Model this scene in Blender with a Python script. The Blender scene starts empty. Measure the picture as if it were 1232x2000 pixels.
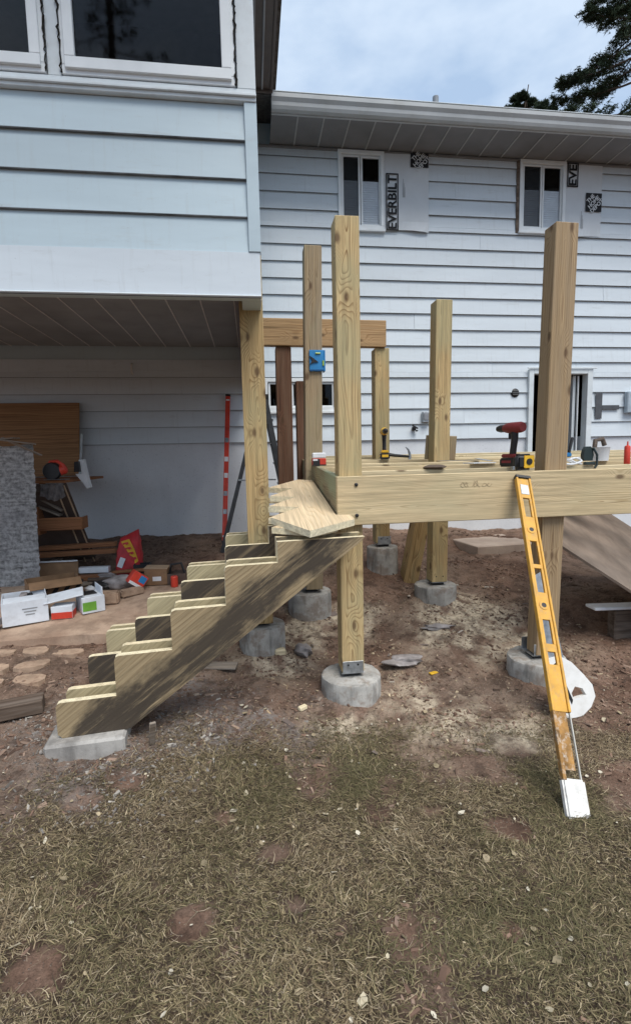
import bpy, bmesh, math, random
import numpy as np
from mathutils import Vector, Matrix, Euler

random.seed(7)
rng = np.random.default_rng(11)
S = bpy.context.scene
COL = S.collection

# ------------------------------------------------------------------ camera, sky, sun, exposure
H = 1.5
YAW, PIT, ROL = math.radians(7.3), math.radians(6.2), math.radians(1.24)
fw = Vector((math.sin(YAW) * math.cos(PIT), math.cos(YAW) * math.cos(PIT), -math.sin(PIT)))
r0 = Vector((math.cos(YAW), -math.sin(YAW), 0.0))
u0 = r0.cross(fw)
rt = r0 * math.cos(ROL) - u0 * math.sin(ROL)
up = u0 * math.cos(ROL) + r0 * math.sin(ROL)
cd = bpy.data.cameras.new('camera')
cd.sensor_fit = 'VERTICAL'
cd.sensor_height = 24.0
cd.lens = 24.0 * 957 / 2000
cd.clip_start = 0.05
cd.clip_end = 600
cam = bpy.data.objects.new('camera', cd)
COL.objects.link(cam)
m = Matrix((rt, up, -fw)).transposed().to_4x4()
m.translation = Vector((0, 0, H))
cam.matrix_world = m
S.camera = cam

SUN_EL, SUN_AZ = math.radians(60), math.radians(158)   # azimuth clockwise from +Y
W = bpy.data.worlds.new('World')
S.world = W
W.use_nodes = True
nt = W.node_tree
nt.nodes.clear()
out = nt.nodes.new('ShaderNodeOutputWorld')
bg = nt.nodes.new('ShaderNodeBackground')
bg2 = nt.nodes.new('ShaderNodeBackground')
mx = nt.nodes.new('ShaderNodeMixShader')
sky = nt.nodes.new('ShaderNodeTexSky')
sky.sky_type = 'NISHITA'
sky.sun_disc = False
sky.sun_elevation = SUN_EL
sky.sun_rotation = SUN_AZ
sky.dust_density = 2.0
bg.inputs[1].default_value = 0.08
nt.links.new(sky.outputs[0], bg.inputs[0])
tc = nt.nodes.new('ShaderNodeTexCoord')
mp = nt.nodes.new('ShaderNodeMapping')
mp.inputs['Scale'].default_value = (1.6, 1.6, 3.4)
mp.inputs['Location'].default_value = (0.35, 0.2, 0.1)
n1 = nt.nodes.new('ShaderNodeTexNoise')
n1.inputs['Scale'].default_value = 2.2
n1.inputs['Detail'].default_value = 5.0
n1.inputs['Roughness'].default_value = 0.56
rp = nt.nodes.new('ShaderNodeValToRGB')
rp.color_ramp.elements[0].position = 0.40
rp.color_ramp.elements[0].color = (0.215, 0.285, 0.385, 1)
rp.color_ramp.elements[1].position = 0.62
rp.color_ramp.elements[1].color = (0.335, 0.395, 0.47, 1)
bg2.inputs[1].default_value = 1.0
nt.links.new(tc.outputs['Generated'], mp.inputs[0])
nt.links.new(mp.outputs[0], n1.inputs['Vector'])
nt.links.new(n1.outputs[0], rp.inputs[0])
nt.links.new(rp.outputs[0], bg2.inputs[0])
mx.inputs[0].default_value = 0.85          # a nearly closed cloud layer over the blue
nt.links.new(bg.outputs[0], mx.inputs[1])
nt.links.new(bg2.outputs[0], mx.inputs[2])
nt.links.new(mx.outputs[0], out.inputs[0])

sl = bpy.data.lights.new('sun', 'SUN')
sl.energy = 1.5
sl.angle = math.radians(34)
sl.color = (1.0, 0.96, 0.9)
so = bpy.data.objects.new('sun', sl)
COL.objects.link(so)
sd = Vector((math.sin(SUN_AZ) * math.cos(SUN_EL), math.cos(SUN_AZ) * math.cos(SUN_EL), math.sin(SUN_EL)))
so.rotation_euler = sd.to_track_quat('Z', 'Y').to_euler()
so.location = sd * 20
S.view_settings.view_transform = 'Standard'
S.view_settings.look = 'None'
S.view_settings.exposure = 1.2
S.view_settings.gamma = 1.0
S.view_settings.use_curve_mapping = False

# ------------------------------------------------------------------ material helpers
class NT:
    def __init__(s, name):
        s.m = bpy.data.materials.new(name)
        s.m.use_nodes = True
        s.t = s.m.node_tree
        s.b = s.t.nodes['Principled BSDF']
    def put(s, sock, v):
        if isinstance(v, bpy.types.NodeSocket):
            s.t.links.new(v, sock)
        elif v is not None:
            if hasattr(sock, 'default_value'):
                try:
                    sock.default_value = v
                except Exception:
                    sock.default_value = (*v, 1.0)
    def node(s, typ, ins=None, **kw):
        n = s.t.nodes.new(typ)
        for k, v in kw.items():
            setattr(n, k, v)
        for k, v in (ins or {}).items():
            s.put(n.inputs[k], v)
        return n
    def math(s, op, a, b=None, c=None):
        n = s.node('ShaderNodeMath', operation=op)
        s.put(n.inputs[0], a)
        if b is not None: s.put(n.inputs[1], b)
        if c is not None: s.put(n.inputs[2], c)
        return n.outputs[0]
    def coord(s, which='Object'):
        return s.node('ShaderNodeTexCoord').outputs[which]
    def rnd(s):
        return s.node('ShaderNodeObjectInfo').outputs['Random']
    def mapv(s, v, scale=(1, 1, 1), loc=(0, 0, 0)):
        n = s.node('ShaderNodeMapping')
        s.put(n.inputs['Vector'], v); s.put(n.inputs['Scale'], scale); s.put(n.inputs['Location'], loc)
        return n.outputs[0]
    def vadd(s, a, b):
        n = s.node('ShaderNodeVectorMath', operation='ADD')
        s.put(n.inputs[0], a); s.put(n.inputs[1], b)
        return n.outputs[0]
    def comb(s, x, y, z):
        n = s.node('ShaderNodeCombineXYZ')
        s.put(n.inputs[0], x); s.put(n.inputs[1], y); s.put(n.inputs[2], z)
        return n.outputs[0]
    def sep(s, v):
        n = s.node('ShaderNodeSeparateXYZ'); s.put(n.inputs[0], v)
        return n.outputs
    def noise(s, v, scale=1.0, detail=3.0, rough=0.5, col=False):
        n = s.node('ShaderNodeTexNoise', {'Vector': v, 'Scale': scale, 'Detail': detail, 'Roughness': rough})
        return n.outputs[1 if col else 0]
    def ramp(s, f, stops):
        n = s.node('ShaderNodeValToRGB'); s.put(n.inputs[0], f)
        e = n.color_ramp.elements
        while len(e) < len(stops): e.new(0.5)
        for i, (p, c) in enumerate(stops):
            e[i].position = p
            e[i].color = (c, c, c, 1) if isinstance(c, (int, float)) else (*c, 1)
        return n.outputs[0]
    def mix(s, f, a, b, mode='MIX'):
        n = s.node('ShaderNodeMix', data_type='RGBA', blend_type=mode)
        s.put(n.inputs[0], f)
        for k, v in ((6, a), (7, b)):
            if isinstance(v, tuple): v = (*v, 1.0)
            s.put(n.inputs[k], v)
        return n.outputs[2]
    def bump(s, h, strength=0.3, dist=0.01):
        n = s.node('ShaderNodeBump', {'Height': h, 'Strength': strength, 'Distance': dist})
        s.t.links.new(n.outputs[0], s.b.inputs['Normal'])
    def done(s, col, rough=0.7, spec=0.3, metal=0.0):
        if isinstance(col, tuple): col = (*col, 1.0)
        s.put(s.b.inputs['Base Color'], col)
        s.put(s.b.inputs['Roughness'], rough)
        s.b.inputs['Specular IOR Level'].default_value = spec
        s.put(s.b.inputs['Metallic'], metal)
        return s.m

MATS = {}
def plain(name, col, rough=0.6, spec=0.3, metal=0.0, var=0.12, scale=9.0, bump=0.0, dirt=None, dirtamt=0.4):
    """a painted / plastic / metal surface with uneven tone, optional dirt specks and relief"""
    if name in MATS: return MATS[name]
    n = NT(name)
    c = n.vadd(n.coord(), n.comb(n.math('MULTIPLY', n.rnd(), 17.0), 0.0, 0.0))
    a = n.noise(c, scale, 4, 0.6)
    col2 = tuple(x * (1 - var * 2) for x in col); col1 = tuple(min(1, x * (1 + var)) for x in col)
    k = n.ramp(a, [(0.3, col2), (0.7, col1)])
    if dirt:
        d = n.ramp(n.noise(c, scale * 2.3, 6, 0.7), [(0.5, 0.0), (0.72, 1.0)])
        k = n.mix(n.math('MULTIPLY', d, dirtamt), k, dirt)
    if bump: n.bump(n.noise(c, scale * 6, 5, 0.6), bump, 0.004)
    rr = n.math('ADD', n.math('MULTIPLY', n.math('SUBTRACT', a, 0.5), 0.25), rough)
    MATS[name] = n.done(k, rr, spec, metal)
    return MATS[name]

def wood(name, light, dark, freq=95.0, knots=1.0, stain=None, stainamt=0.0, fibre=0.25, green=0.0, rough=0.75, weather=None, post=False, band=False):
    """sawn timber, grain along local X: growth rings bent round knots, fibres, blotches"""
    n = NT(name)
    r = n.rnd()
    P = n.vadd(n.coord(), n.comb(n.math('MULTIPLY', r, 31.0), 0.0, 0.0))
    o = n.sep(n.coord())
    warp = n.noise(n.mapv(P, (0.9, 5, 5)), 1.0, 2, 0.5, col=True)
    wp = n.sep(warp)
    warp2 = n.noise(n.mapv(P, (5, 18, 18)), 1.0, 2, 0.5)
    cy = n.math('MULTIPLY', n.math('SUBTRACT', r, 0.5), 0.09)
    dy = n.math('ADD', n.math('SUBTRACT', o[1], cy), n.math('MULTIPLY', n.math('SUBTRACT', wp[0], 0.5), 0.12))
    dz = n.math('ADD', n.math('ADD', o[2], 0.05), n.math('MULTIPLY', n.math('SUBTRACT', wp[1], 0.5), 0.12))
    rad = n.math('SQRT', n.math('ADD', n.math('MULTIPLY', dy, dy), n.math('MULTIPLY', dz, dz)))
    rad = n.math('ADD', rad, n.math('MULTIPLY', warp2, 0.006))
    across = n.math('MULTIPLY', n.math('ARCTAN2', n.math('ADD', o[1], o[2]), n.math('SUBTRACT', o[1], o[2])), 0.55) if post else n.math('MULTIPLY', o[2], 7.0)
    kx = n.math('MULTIPLY', n.math('ADD', o[0], n.math('MULTIPLY', r, 31.0)), 3.1)
    v = n.node('ShaderNodeTexVoronoi', {'Vector': n.comb(kx, n.math('ADD', across, n.math('MULTIPLY', r, 9.0)), 0.0), 'Scale': 1.0, 'Randomness': 1.0}, voronoi_dimensions='2D')
    kd = n.math('ADD', v.outputs['Distance'], n.math('MULTIPLY', n.math('SUBTRACT', warp2, 0.5), 0.08))
    pick = n.math('GREATER_THAN', n.sep(v.outputs['Color'])[0], 1.0 - 0.5 * knots)
    infl = n.math('MULTIPLY', n.node('ShaderNodeMapRange', {0: kd, 1: 0.0, 2: 0.5, 3: 1.0, 4: 0.0}, interpolation_type='SMOOTHSTEP').outputs[0], pick)
    rad = n.math('ADD', rad, n.math('MULTIPLY', infl, 0.05))
    ring = n.math('FRACT', n.math('MULTIPLY', rad, freq))
    g = n.ramp(ring, [(0.0, 0.0), (0.55, 0.18), (0.86, 1.0), (0.97, 0.75), (1.0, 0.0)])
    gam = n.ramp(n.noise(n.mapv(P, (0.8, 9, 9)), 1.0, 2, 0.5), [(0.3, 0.45), (0.7, 1.0)])
    col = n.mix(n.math('MULTIPLY', g, gam), light, dark)
    fib = n.noise(n.mapv(P, (7, 260, 260)), 1.0, 3, 0.6)
    col = n.mix(n.math('MULTIPLY', n.ramp(fib, [(0.35, 1.0), (0.6, 0.0)]), fibre), col, tuple(x * 0.6 for x in dark))
    stk = n.ramp(n.noise(n.mapv(P, (1.6, 55, 55)), 1.0, 4, 0.6), [(0.35, 0.72), (0.62, 1.12)])
    col = n.mix(1.0, col, stk, 'MULTIPLY')
    blot = n.noise(n.mapv(P, (1.4, 5, 5)), 1.0, 4, 0.55)
    col = n.mix(n.math('MULTIPLY', n.ramp(blot, [(0.42, 0.0), (0.7, 1.0)]), 0.5), col, tuple(x * 0.75 for x in light))
    crk = n.ramp(n.noise(n.mapv(P, (1.1, 75, 75)), 1.0, 2, 0.5), [(0.70, 0.0), (0.74, 1.0)])
    col = n.mix(n.math('MULTIPLY', crk, 0.65), col, tuple(x * 0.35 for x in dark))
    tone = n.mix(n.math('FRACT', n.math('MULTIPLY', r, 7.3)), (1.0, 1.0, 1.0), (0.9, 0.82, 0.73))
    col = n.mix(0.8, col, tone, 'MULTIPLY')
    if green:
        gr = n.ramp(n.noise(n.mapv(P, (1.8, 4, 4)), 1.3, 3, 0.5), [(0.45, 0.0), (0.65, 1.0)])
        col = n.mix(n.math('MULTIPLY', gr, green), col, (0.33, 0.38, 0.24))
    if weather:
        we = n.ramp(n.noise(n.mapv(P, (2.0, 22, 22)), 1.0, 4, 0.6), [(0.4, 0.0), (0.62, 1.0)])
        col = n.mix(n.math('MULTIPLY', we, 0.7), col, weather)
    if stain:
        s1 = n.ramp(n.noise(n.mapv(P, (0.9, 3.6, 3.6)), 1.0, 5, 0.6), [(0.5 - 0.22 * stainamt, 0.0), (0.68 - 0.22 * stainamt, 1.0)])
        s2 = n.ramp(n.noise(n.mapv(P, (2.2, 26, 26)), 1.0, 5, 0.6), [(0.3, 0.25), (0.5, 1.0)])
        if band:
            off = n.math('ADD', n.math('ADD', o[2], 0.035), n.math('MULTIPLY', n.math('SUBTRACT', n.noise(n.mapv(P, (2.4, 6, 6)), 1.0, 6, 0.65), 0.5), 0.40))
            s1 = n.ramp(n.math('ABSOLUTE', off), [(0.06, 1.0), (0.13, 0.1)])
            s2 = n.ramp(n.noise(n.mapv(P, (2.6, 30, 30)), 1.0, 6, 0.7), [(0.30, 0.2), (0.47, 1.0)])
        col = n.mix(n.math('MULTIPLY', n.math('MULTIPLY', s1, s2), 0.93), col, stain)
    core = n.math('MULTIPLY', n.ramp(kd, [(0.05, 1.0), (0.13, 0.0)]), pick)
    col = n.mix(n.math('MULTIPLY', core, 0.8), col, (0.10, 0.055, 0.03))
    n.bump(n.math('ADD', n.math('MULTIPLY', g, 0.4), fib), 0.25, 0.003)
    return n.done(col, rough, 0.25)

M_PT = wood('treated_lumber', (0.62, 0.465, 0.24), (0.235, 0.135, 0.055), 92, 0.95, green=0.28, post=True)
M_PTB = wood('treated_beam', (0.77, 0.66, 0.44), (0.42, 0.31, 0.165), 130, 0.6, green=0.15)
M_PTG = wood('treated_lumber_greenish', (0.42, 0.37, 0.25), (0.20, 0.145, 0.08), 70, 0.6, green=0.75)
M_OLDP = wood('weathered_post', (0.40, 0.30, 0.18), (0.155, 0.095, 0.05), 60, 0.7, weather=(0.31, 0.245, 0.165), green=.2, post=True)
M_OLDR = wood('old_brown_post', (0.46, 0.335, 0.195), (0.19, 0.115, 0.06), 75, 0.7, weather=(0.34, 0.25, 0.155), post=True)
M_BRN = wood('dark_brown_post', (0.19, 0.095, 0.055), (0.085, 0.04, 0.026), 60, 0.3, weather=(0.2, 0.12, 0.075), post=True)
M_TAN = wood('tan_beam', (0.52, 0.36, 0.20), (0.33, 0.20, 0.095), 60, 0.8)
M_STR = wood('stained_stringer', (0.42, 0.33, 0.20), (0.27, 0.195, 0.11), 60, 0.1, stain=(0.045, 0.036, 0.029), stainamt=0.95, band=True)
M_STRD = wood('dark_stringer', (0.34, 0.27, 0.17), (0.22, 0.165, 0.10), 60, 0.1, stain=(0.045, 0.037, 0.031), stainamt=1.3)
M_STRL = wood('light_stringer', (0.52, 0.46, 0.29), (0.40, 0.335, 0.20), 50, 0.25, stain=(0.10, 0.08, 0.055), stainamt=0.12)
M_CUT = wood('fresh_cut_wood', (0.86, 0.78, 0.56), (0.76, 0.66, 0.45), 160, 0.0, fibre=0.15)
M_FLAT = wood('fresh_sawn_board', (0.74, 0.59, 0.39), (0.60, 0.44, 0.26), 90, 0.15, fibre=0.2)
M_PLY = wood('plywood', (0.37, 0.20, 0.095), (0.22, 0.11, 0.05), 40, 0.0, fibre=0.2)
M_RED = wood('reddish_board', (0.36, 0.17, 0.08), (0.22, 0.09, 0.045), 80, 0.2)
M_GRYW = wood('grey_weathered_board', (0.30, 0.25, 0.20), (0.18, 0.145, 0.115), 70, 0.2, weather=(0.36, 0.32, 0.28))
M_DKW = wood('old_dark_board', (0.12, 0.09, 0.07), (0.07, 0.05, 0.04), 70, 0.2, weather=(0.2, 0.16, 0.13))

def siding_mat(name, col):
    n = NT(name)
    c = n.coord()
    rn = n.rnd()
    P = n.vadd(c, n.comb(n.math('MULTIPLY', rn, 23.0), n.math('MULTIPLY', rn, 5.0), 0.0))
    a = n.noise(n.mapv(P, (0.7, 3, 3)), 1.0, 4, 0.55)
    k = n.ramp(a, [(0.3, tuple(x * 0.88 for x in col)), (0.7, col)])
    k = n.mix(n.math('MULTIPLY', rn, 0.06), k, (0.40, 0.42, 0.42))
    d = n.ramp(n.noise(n.mapv(P, (3, 14, 14)), 1.0, 6, 0.7), [(0.58, 0.0), (0.8, 1.0)])
    k = n.mix(n.math('MULTIPLY', d, 0.4), k, (0.34, 0.33, 0.30))
    vst = n.ramp(n.noise(n.mapv(n.coord('Generated') if False else P, (26, 3, 2.2)), 1.0, 4, 0.65), [(0.56, 0.0), (0.75, 1.0)])
    k = n.mix(n.math('MULTIPLY', vst, 0.22), k, (0.36, 0.37, 0.36))
    sp = n.ramp(n.noise(P, 90, 2, 0.5), [(0.7, 0.0), (0.78, 1.0)])
    k = n.mix(n.math('MULTIPLY', sp, 0.25), k, (0.2, 0.19, 0.17))
    n.bump(n.noise(n.mapv(P, (1.6, 6, 6)), 1.0, 3, 0.5), 0.35, 0.012)
    return n.done(k, 0.5, 0.35)
M_SID = siding_mat('painted_siding', (0.645, 0.705, 0.75))
M_SIDB = siding_mat('blue_grey_siding', (0.48, 0.58, 0.63))
M_LAPSHADE = plain('painted_lap_shadow', (0.13, 0.135, 0.14), 0.9, 0.1, var=0.3, scale=5)  # shadow line of the laps, put in as a dark colour
M_TRIM = plain('white_trim', (0.66, 0.71, 0.73), 0.45, 0.4, var=0.06, scale=3, dirt=(0.35, 0.33, 0.3), dirtamt=0.25)
M_WIN = plain('window_vinyl', (0.74, 0.77, 0.78), 0.4, 0.4, var=0.05, scale=4)
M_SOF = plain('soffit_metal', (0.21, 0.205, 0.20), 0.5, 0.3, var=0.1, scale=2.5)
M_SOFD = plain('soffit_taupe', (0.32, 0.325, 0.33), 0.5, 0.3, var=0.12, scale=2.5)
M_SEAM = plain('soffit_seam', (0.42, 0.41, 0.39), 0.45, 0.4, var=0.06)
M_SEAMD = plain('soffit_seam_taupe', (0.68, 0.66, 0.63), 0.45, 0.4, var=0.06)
M_BROWN = plain('brown_fascia', (0.13, 0.105, 0.09), 0.5, 0.3, var=0.1)
M_GUT = plain('gutter_metal', (0.46, 0.475, 0.475), 0.4, 0.4, var=0.06, scale=2, dirt=(0.3, 0.28, 0.24), dirtamt=0.3)
M_SHING = plain('roof_shingle', (0.13, 0.12, 0.11), 0.9, 0.1, var=0.25, scale=30)
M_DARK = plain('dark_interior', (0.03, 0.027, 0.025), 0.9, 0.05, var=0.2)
M_CAULK = plain('cracked_caulk', (0.025, 0.023, 0.02), 0.9, 0.1)
M_SHEET = plain('coated_sheet', (0.60, 0.63, 0.655), 0.55, 0.3, var=0.04, scale=2.5)
M_INK = plain('black_ink', (0.018, 0.018, 0.02), 0.6, 0.2)
M_INKW = plain('white_ink', (0.66, 0.68, 0.69), 0.6, 0.2, var=0.03)
M_REFLSLAT = plain('reflection_slat', (0.84, 0.87, 0.9), 0.5, 0.3, var=0.05)  # pale colour standing in for the reflection in the upper panes
M_STEEL = plain('galvanised_steel', (0.40, 0.42, 0.44), 0.42, 0.5, 0.75, var=0.2, scale=25)
M_BLK = plain('black_plastic', (0.022, 0.021, 0.022), 0.45, 0.4, var=0.2)
M_YEL = plain('yellow_plastic', (0.75, 0.44, 0.03), 0.45, 0.4, var=0.1)
M_LVL = plain('yellow_level_paint', (0.68, 0.36, 0.05), 0.5, 0.4, var=0.12, scale=14, dirt=(0.30, 0.24, 0.17), dirtamt=0.45)
M_LVLW = plain('worn_level_paint', (0.38, 0.20, 0.06), 0.7, 0.3, var=0.3, scale=18, dirt=(0.62, 0.56, 0.48), dirtamt=0.8)
M_LVLE = plain('white_crusted_end', (0.75, 0.73, 0.69), 0.75, 0.2, var=0.1, scale=30, bump=0.4, dirt=(0.35, 0.3, 0.22), dirtamt=0.4)
M_REDP = plain('red_paint', (0.64, 0.06, 0.035), 0.4, 0.4, var=0.12)
M_REDB = plain('red_bag', (0.52, 0.035, 0.04), 0.5, 0.3, var=0.15, scale=12, bump=0.3)
M_WHT = plain('white_plastic', (0.74, 0.76, 0.78), 0.45, 0.4, var=0.06)
M_WCARD = plain('white_card', (0.70, 0.74, 0.79), 0.75, 0.2, var=0.07, scale=6, dirt=(0.42, 0.42, 0.42), dirtamt=0.4)
M_CARD = plain('brown_cardboard', (0.27, 0.165, 0.095), 0.85, 0.1, var=0.12, scale=8, dirt=(0.15, 0.1, 0.07), dirtamt=0.4)
M_CARDL = plain('light_cardboard', (0.42, 0.30, 0.20), 0.85, 0.1, var=0.1, scale=8)
M_BLUE = plain('blue_plastic', (0.03, 0.22, 0.50), 0.4, 0.4, var=0.08)
M_GREEN = plain('green_print', (0.16, 0.38, 0.05), 0.5, 0.3)
M_DGREEN = plain('dark_green_metal', (0.025, 0.04, 0.04), 0.4, 0.4)
M_CLOTH = plain('grey_cloth', (0.32, 0.29, 0.28), 0.9, 0.1, var=0.2, scale=20, bump=0.4)
M_BAGP = plain('grey_plastic_bag', (0.33, 0.30, 0.29), 0.45, 0.4, var=0.25, scale=16, bump=0.5)
M_ALU = plain('ladder_rail', (0.07, 0.075, 0.08), 0.4, 0.4, 0.3)
M_PAVER = plain('pale_paver', (0.42, 0.30, 0.215), 0.9, 0.1, var=0.15, scale=12, bump=0.4, dirt=(0.19, 0.11, 0.075), dirtamt=0.8)
M_WPLY = plain('weathered_ply', (.30, .235, .185), .9, .1, var=.18, scale=3, bump=.3, dirt=(.17, .12, .09), dirtamt=.5)
M_HARD = plain('brown_hardboard', (0.12, 0.085, 0.07), 0.7, 0.2, var=0.15, scale=4)
M_TWINE = plain('white_string', (0.6, 0.58, 0.52), 0.8, 0.1)

def concrete(name, c1, c2, scale=5.0, streak=0.5, mud=0.0):
    n = NT(name)
    c = n.vadd(n.coord(), n.comb(n.math('MULTIPLY', n.rnd(), 19.0), 0.0, 0.0))
    k = n.ramp(n.noise(c, scale, 6, 0.62), [(0.32, c2), (0.66, c1)])
    w = n.ramp(n.noise(n.mapv(c, (6, 6, 1.2)), scale * 0.35, 4, 0.6), [(0.52, 0.0), (0.68, 1.0)])
    k = n.mix(n.math('MULTIPLY', w, streak), k, tuple(x * 0.42 for x in c2))
    if mud: k = n.mix(n.math('MULTIPLY', n.ramp(n.noise(c, scale * 1.3, 6, 0.7), [(0.5, 0.0), (0.62, 1.0)]), mud), k, (0.20, 0.14, 0.10))
    p = n.ramp(n.noise(c, scale * 30, 2, 0.5), [(0.62, 0.0), (0.72, 1.0)])
    k = n.mix(n.math('MULTIPLY', p, 0.4), k, tuple(x * 0.5 for x in c2))
    n.bump(n.noise(c, scale * 9, 6, 0.65), 0.35, 0.006)
    return n.done(k, 0.9, 0.15)
M_CONC = concrete('pier_concrete', (0.50, 0.485, 0.45), (0.27, 0.26, 0.24), 6.5, .7, .55)
M_FOUND = concrete('parged_foundation', (0.70, 0.725, 0.75), (0.62, 0.64, 0.665), 1.6, 0.08)
M_PAD = concrete('pad_concrete', (0.42, 0.40, 0.37), (0.25, 0.235, 0.22))
M_SLABW = concrete('dusty_slab', (0.52, 0.42, 0.34), (0.40, 0.31, 0.25), 3, .15)
M_PATIO = concrete('dusty_patio', (0.52, 0.385, 0.285), (0.34, 0.23, 0.165), 3.0, .2, .55)

def glass_mat():
    n = NT('window_glass')
    t = n.t
    tr = t.nodes.new('ShaderNodeBsdfTransparent'); tr.inputs[0].default_value = (0.9, 0.91, 0.92, 1)
    gl = t.nodes.new('ShaderNodeBsdfGlossy'); gl.inputs['Roughness'].default_value = 0.03
    fr = t.nodes.new('ShaderNodeFresnel'); fr.inputs[0].default_value = 1.27
    ms = t.nodes.new('ShaderNodeMixShader')
    t.links.new(fr.outputs[0], ms.inputs[0]); t.links.new(tr.outputs[0], ms.inputs[1]); t.links.new(gl.outputs[0], ms.inputs[2])
    t.links.new(ms.outputs[0], t.nodes['Material Output'].inputs[0])
    return n.m
M_GLASS = glass_mat()

def mottled_mat():
    n = NT('mottled_grey_sheet')
    c = n.coord()
    rows = n.noise(n.mapv(c, (5, 1, 42)), 1.0, 3, 0.6)
    sp = n.noise(c, 26, 5, 0.7)
    big = n.noise(c, 4, 3, 0.5)
    f = n.math('ADD', n.math('MULTIPLY', rows, 0.35), n.math('MULTIPLY', sp, 0.65))
    k = n.ramp(f, [(0.34, (0.14, 0.135, 0.13)), (0.45, (0.42, 0.41, 0.40)), (0.56, (0.74, 0.73, 0.72))])
    k = n.mix(n.math('MULTIPLY', n.ramp(big, [(0.5, 0.0), (0.7, 1.0)]), 0.5), k, (0.42, 0.41, 0.42))
    n.bump(f, 0.25, 0.005)
    return n.done(k, 0.9, 0.1)
M_MOTT = mottled_mat()

# ------------------------------------------------------------------ object helpers
WM = {}
def setw(o, M, parent=None):
    WM[o.name] = M.copy()
    if parent is not None:
        o.parent = parent
        o.matrix_basis = WM[parent.name].inverted() @ M
    else:
        o.matrix_basis = M
def T(x, y, z): return Matrix.Translation((x, y, z))
def R(a, ax): return Matrix.Rotation(math.radians(a), 4, ax)
def tag(o, label=None, cat=None, group=None, kind=None):
    if label: o['label'] = label
    if cat: o['category'] = cat
    if group: o['group'] = group
    if kind: o['kind'] = kind
    return o
def thing(name, label, cat, M=None, group=None):
    o = bpy.data.objects.new(name, None)
    o.empty_display_size = 0.1
    COL.objects.link(o)
    setw(o, M if M is not None else Matrix.Identity(4))
    return tag(o, label, cat, group)
def link(name, me, mat, M, parent=None):
    if mat is not None and len(me.materials) == 0:
        for x in (mat if isinstance(mat, (list, tuple)) else [mat]): me.materials.append(x)
    o = bpy.data.objects.new(name, me)
    COL.objects.link(o)
    if mat is not None and not isinstance(mat, (list, tuple)) and me.materials[0] is not mat:
        o.material_slots[0].link = 'OBJECT'; o.material_slots[0].material = mat
    setw(o, M, parent)
    return o
def mesh(name, verts, faces, smooth=None):
    me = bpy.data.meshes.new(name)
    me.from_pydata([tuple(v) for v in verts], [], faces)
    if smooth is not None:
        for p in me.polygons: p.use_smooth = True
        me.set_sharp_from_angle(angle=math.radians(smooth))
    me.update()
    return me
def bm2me(name, bm, smooth=None):
    bmesh.ops.recalc_face_normals(bm, faces=bm.faces)
    me = bpy.data.meshes.new(name)
    bm.to_mesh(me); bm.free()
    if smooth is not None:
        for p in me.polygons: p.use_smooth = True
        me.set_sharp_from_angle(angle=math.radians(smooth))
    return me
def bmbox(bm, sx, sy, sz, M=None, bev=0.0):
    r = bmesh.ops.create_cube(bm, size=1.0)
    vs = r['verts']
    bmesh.ops.scale(bm, vec=(sx, sy, sz), verts=vs)
    if bev:
        es = list({e for v in vs for e in v.link_edges})
        rr = bmesh.ops.bevel(bm, geom=es, offset=bev, segments=1, affect='EDGES')
        vs = list({v for f in rr['faces'] for v in f.verts} | {v for v in vs if v.is_valid})
    if M is not None: bmesh.ops.transform(bm, matrix=M, verts=vs)
    return vs
BOXC = {}
def boxme(sx, sy, sz, bev=0.003, matname=''):
    k = (round(sx, 4), round(sy, 4), round(sz, 4), bev, matname)
    if k not in BOXC:
        bm = bmesh.new(); bmbox(bm, sx, sy, sz, None, bev)
        BOXC[k] = bm2me('box', bm)
    return BOXC[k]
def box(name, x0, x1, y0, y1, z0, z1, mat, parent=None, bev=0.003, rot=None):
    me = boxme(x1 - x0, y1 - y0, z1 - z0, bev, mat.name)
    M = T((x0 + x1) / 2, (y0 + y1) / 2, (z0 + z1) / 2)
    if rot is not None: M = M @ rot
    return link(name, me, mat, M, parent)
def boxl(name, B, c, s, mat, parent=None, bev=0.003, rot=None):
    """a box in the local frame B: centre c, size s"""
    me = boxme(s[0], s[1], s[2], bev, mat.name)
    M = B @ T(*c)
    if rot is not None: M = M @ rot
    return link(name, me, mat, M, parent)
def frame_of(p0, p1, side):
    p0, p1, side = Vector(p0), Vector(p1), Vector(side)
    x = (p1 - p0).normalized(); z = x.cross(side).normalized(); y = z.cross(x)
    M = Matrix((x, y, z)).transposed().to_4x4(); M.translation = (p0 + p1) / 2
    return M
def board(name, p0, p1, w, t, side, mat, parent=None, bev=0.004):
    """timber from p0 to p1 (axis), t along `side`, w across; grain runs along it"""
    L = (Vector(p1) - Vector(p0)).length
    return link(name, boxme(L, t, w, bev, mat.name), mat, frame_of(p0, p1, side), parent)
def tube(pts, r, seg=8, cap=True):
    pts = [Vector(p) for p in pts]; vs = []; fs = []
    rs = r if isinstance(r, (list, tuple)) else [r] * len(pts)
    prev = None
    for i, p in enumerate(pts):
        d = (pts[min(i + 1, len(pts) - 1)] - pts[max(i - 1, 0)]).normalized()
        a = prev if prev is not None else (Vector((0, 0, 1)) if abs(d.z) < 0.9 else Vector((1, 0, 0)))
        a = (a - d * a.dot(d)).normalized(); prev = a; b = d.cross(a)
        for k in range(seg):
            t = 2 * math.pi * k / seg
            vs.append(p + (a * math.cos(t) + b * math.sin(t)) * rs[i])
    for i in range(len(pts) - 1):
        for k in range(seg):
            k2 = (k + 1) % seg
            fs.append((i * seg + k, i * seg + k2, (i + 1) * seg + k2, (i + 1) * seg + k))
    if cap:
        fs.append(tuple(range(seg))[::-1]); fs.append(tuple(range((len(pts) - 1) * seg, len(pts) * seg)))
    return vs, fs
def tubeme(name, pts, r, seg=8): return mesh(name, *tube(pts, r, seg), smooth=40)
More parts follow.
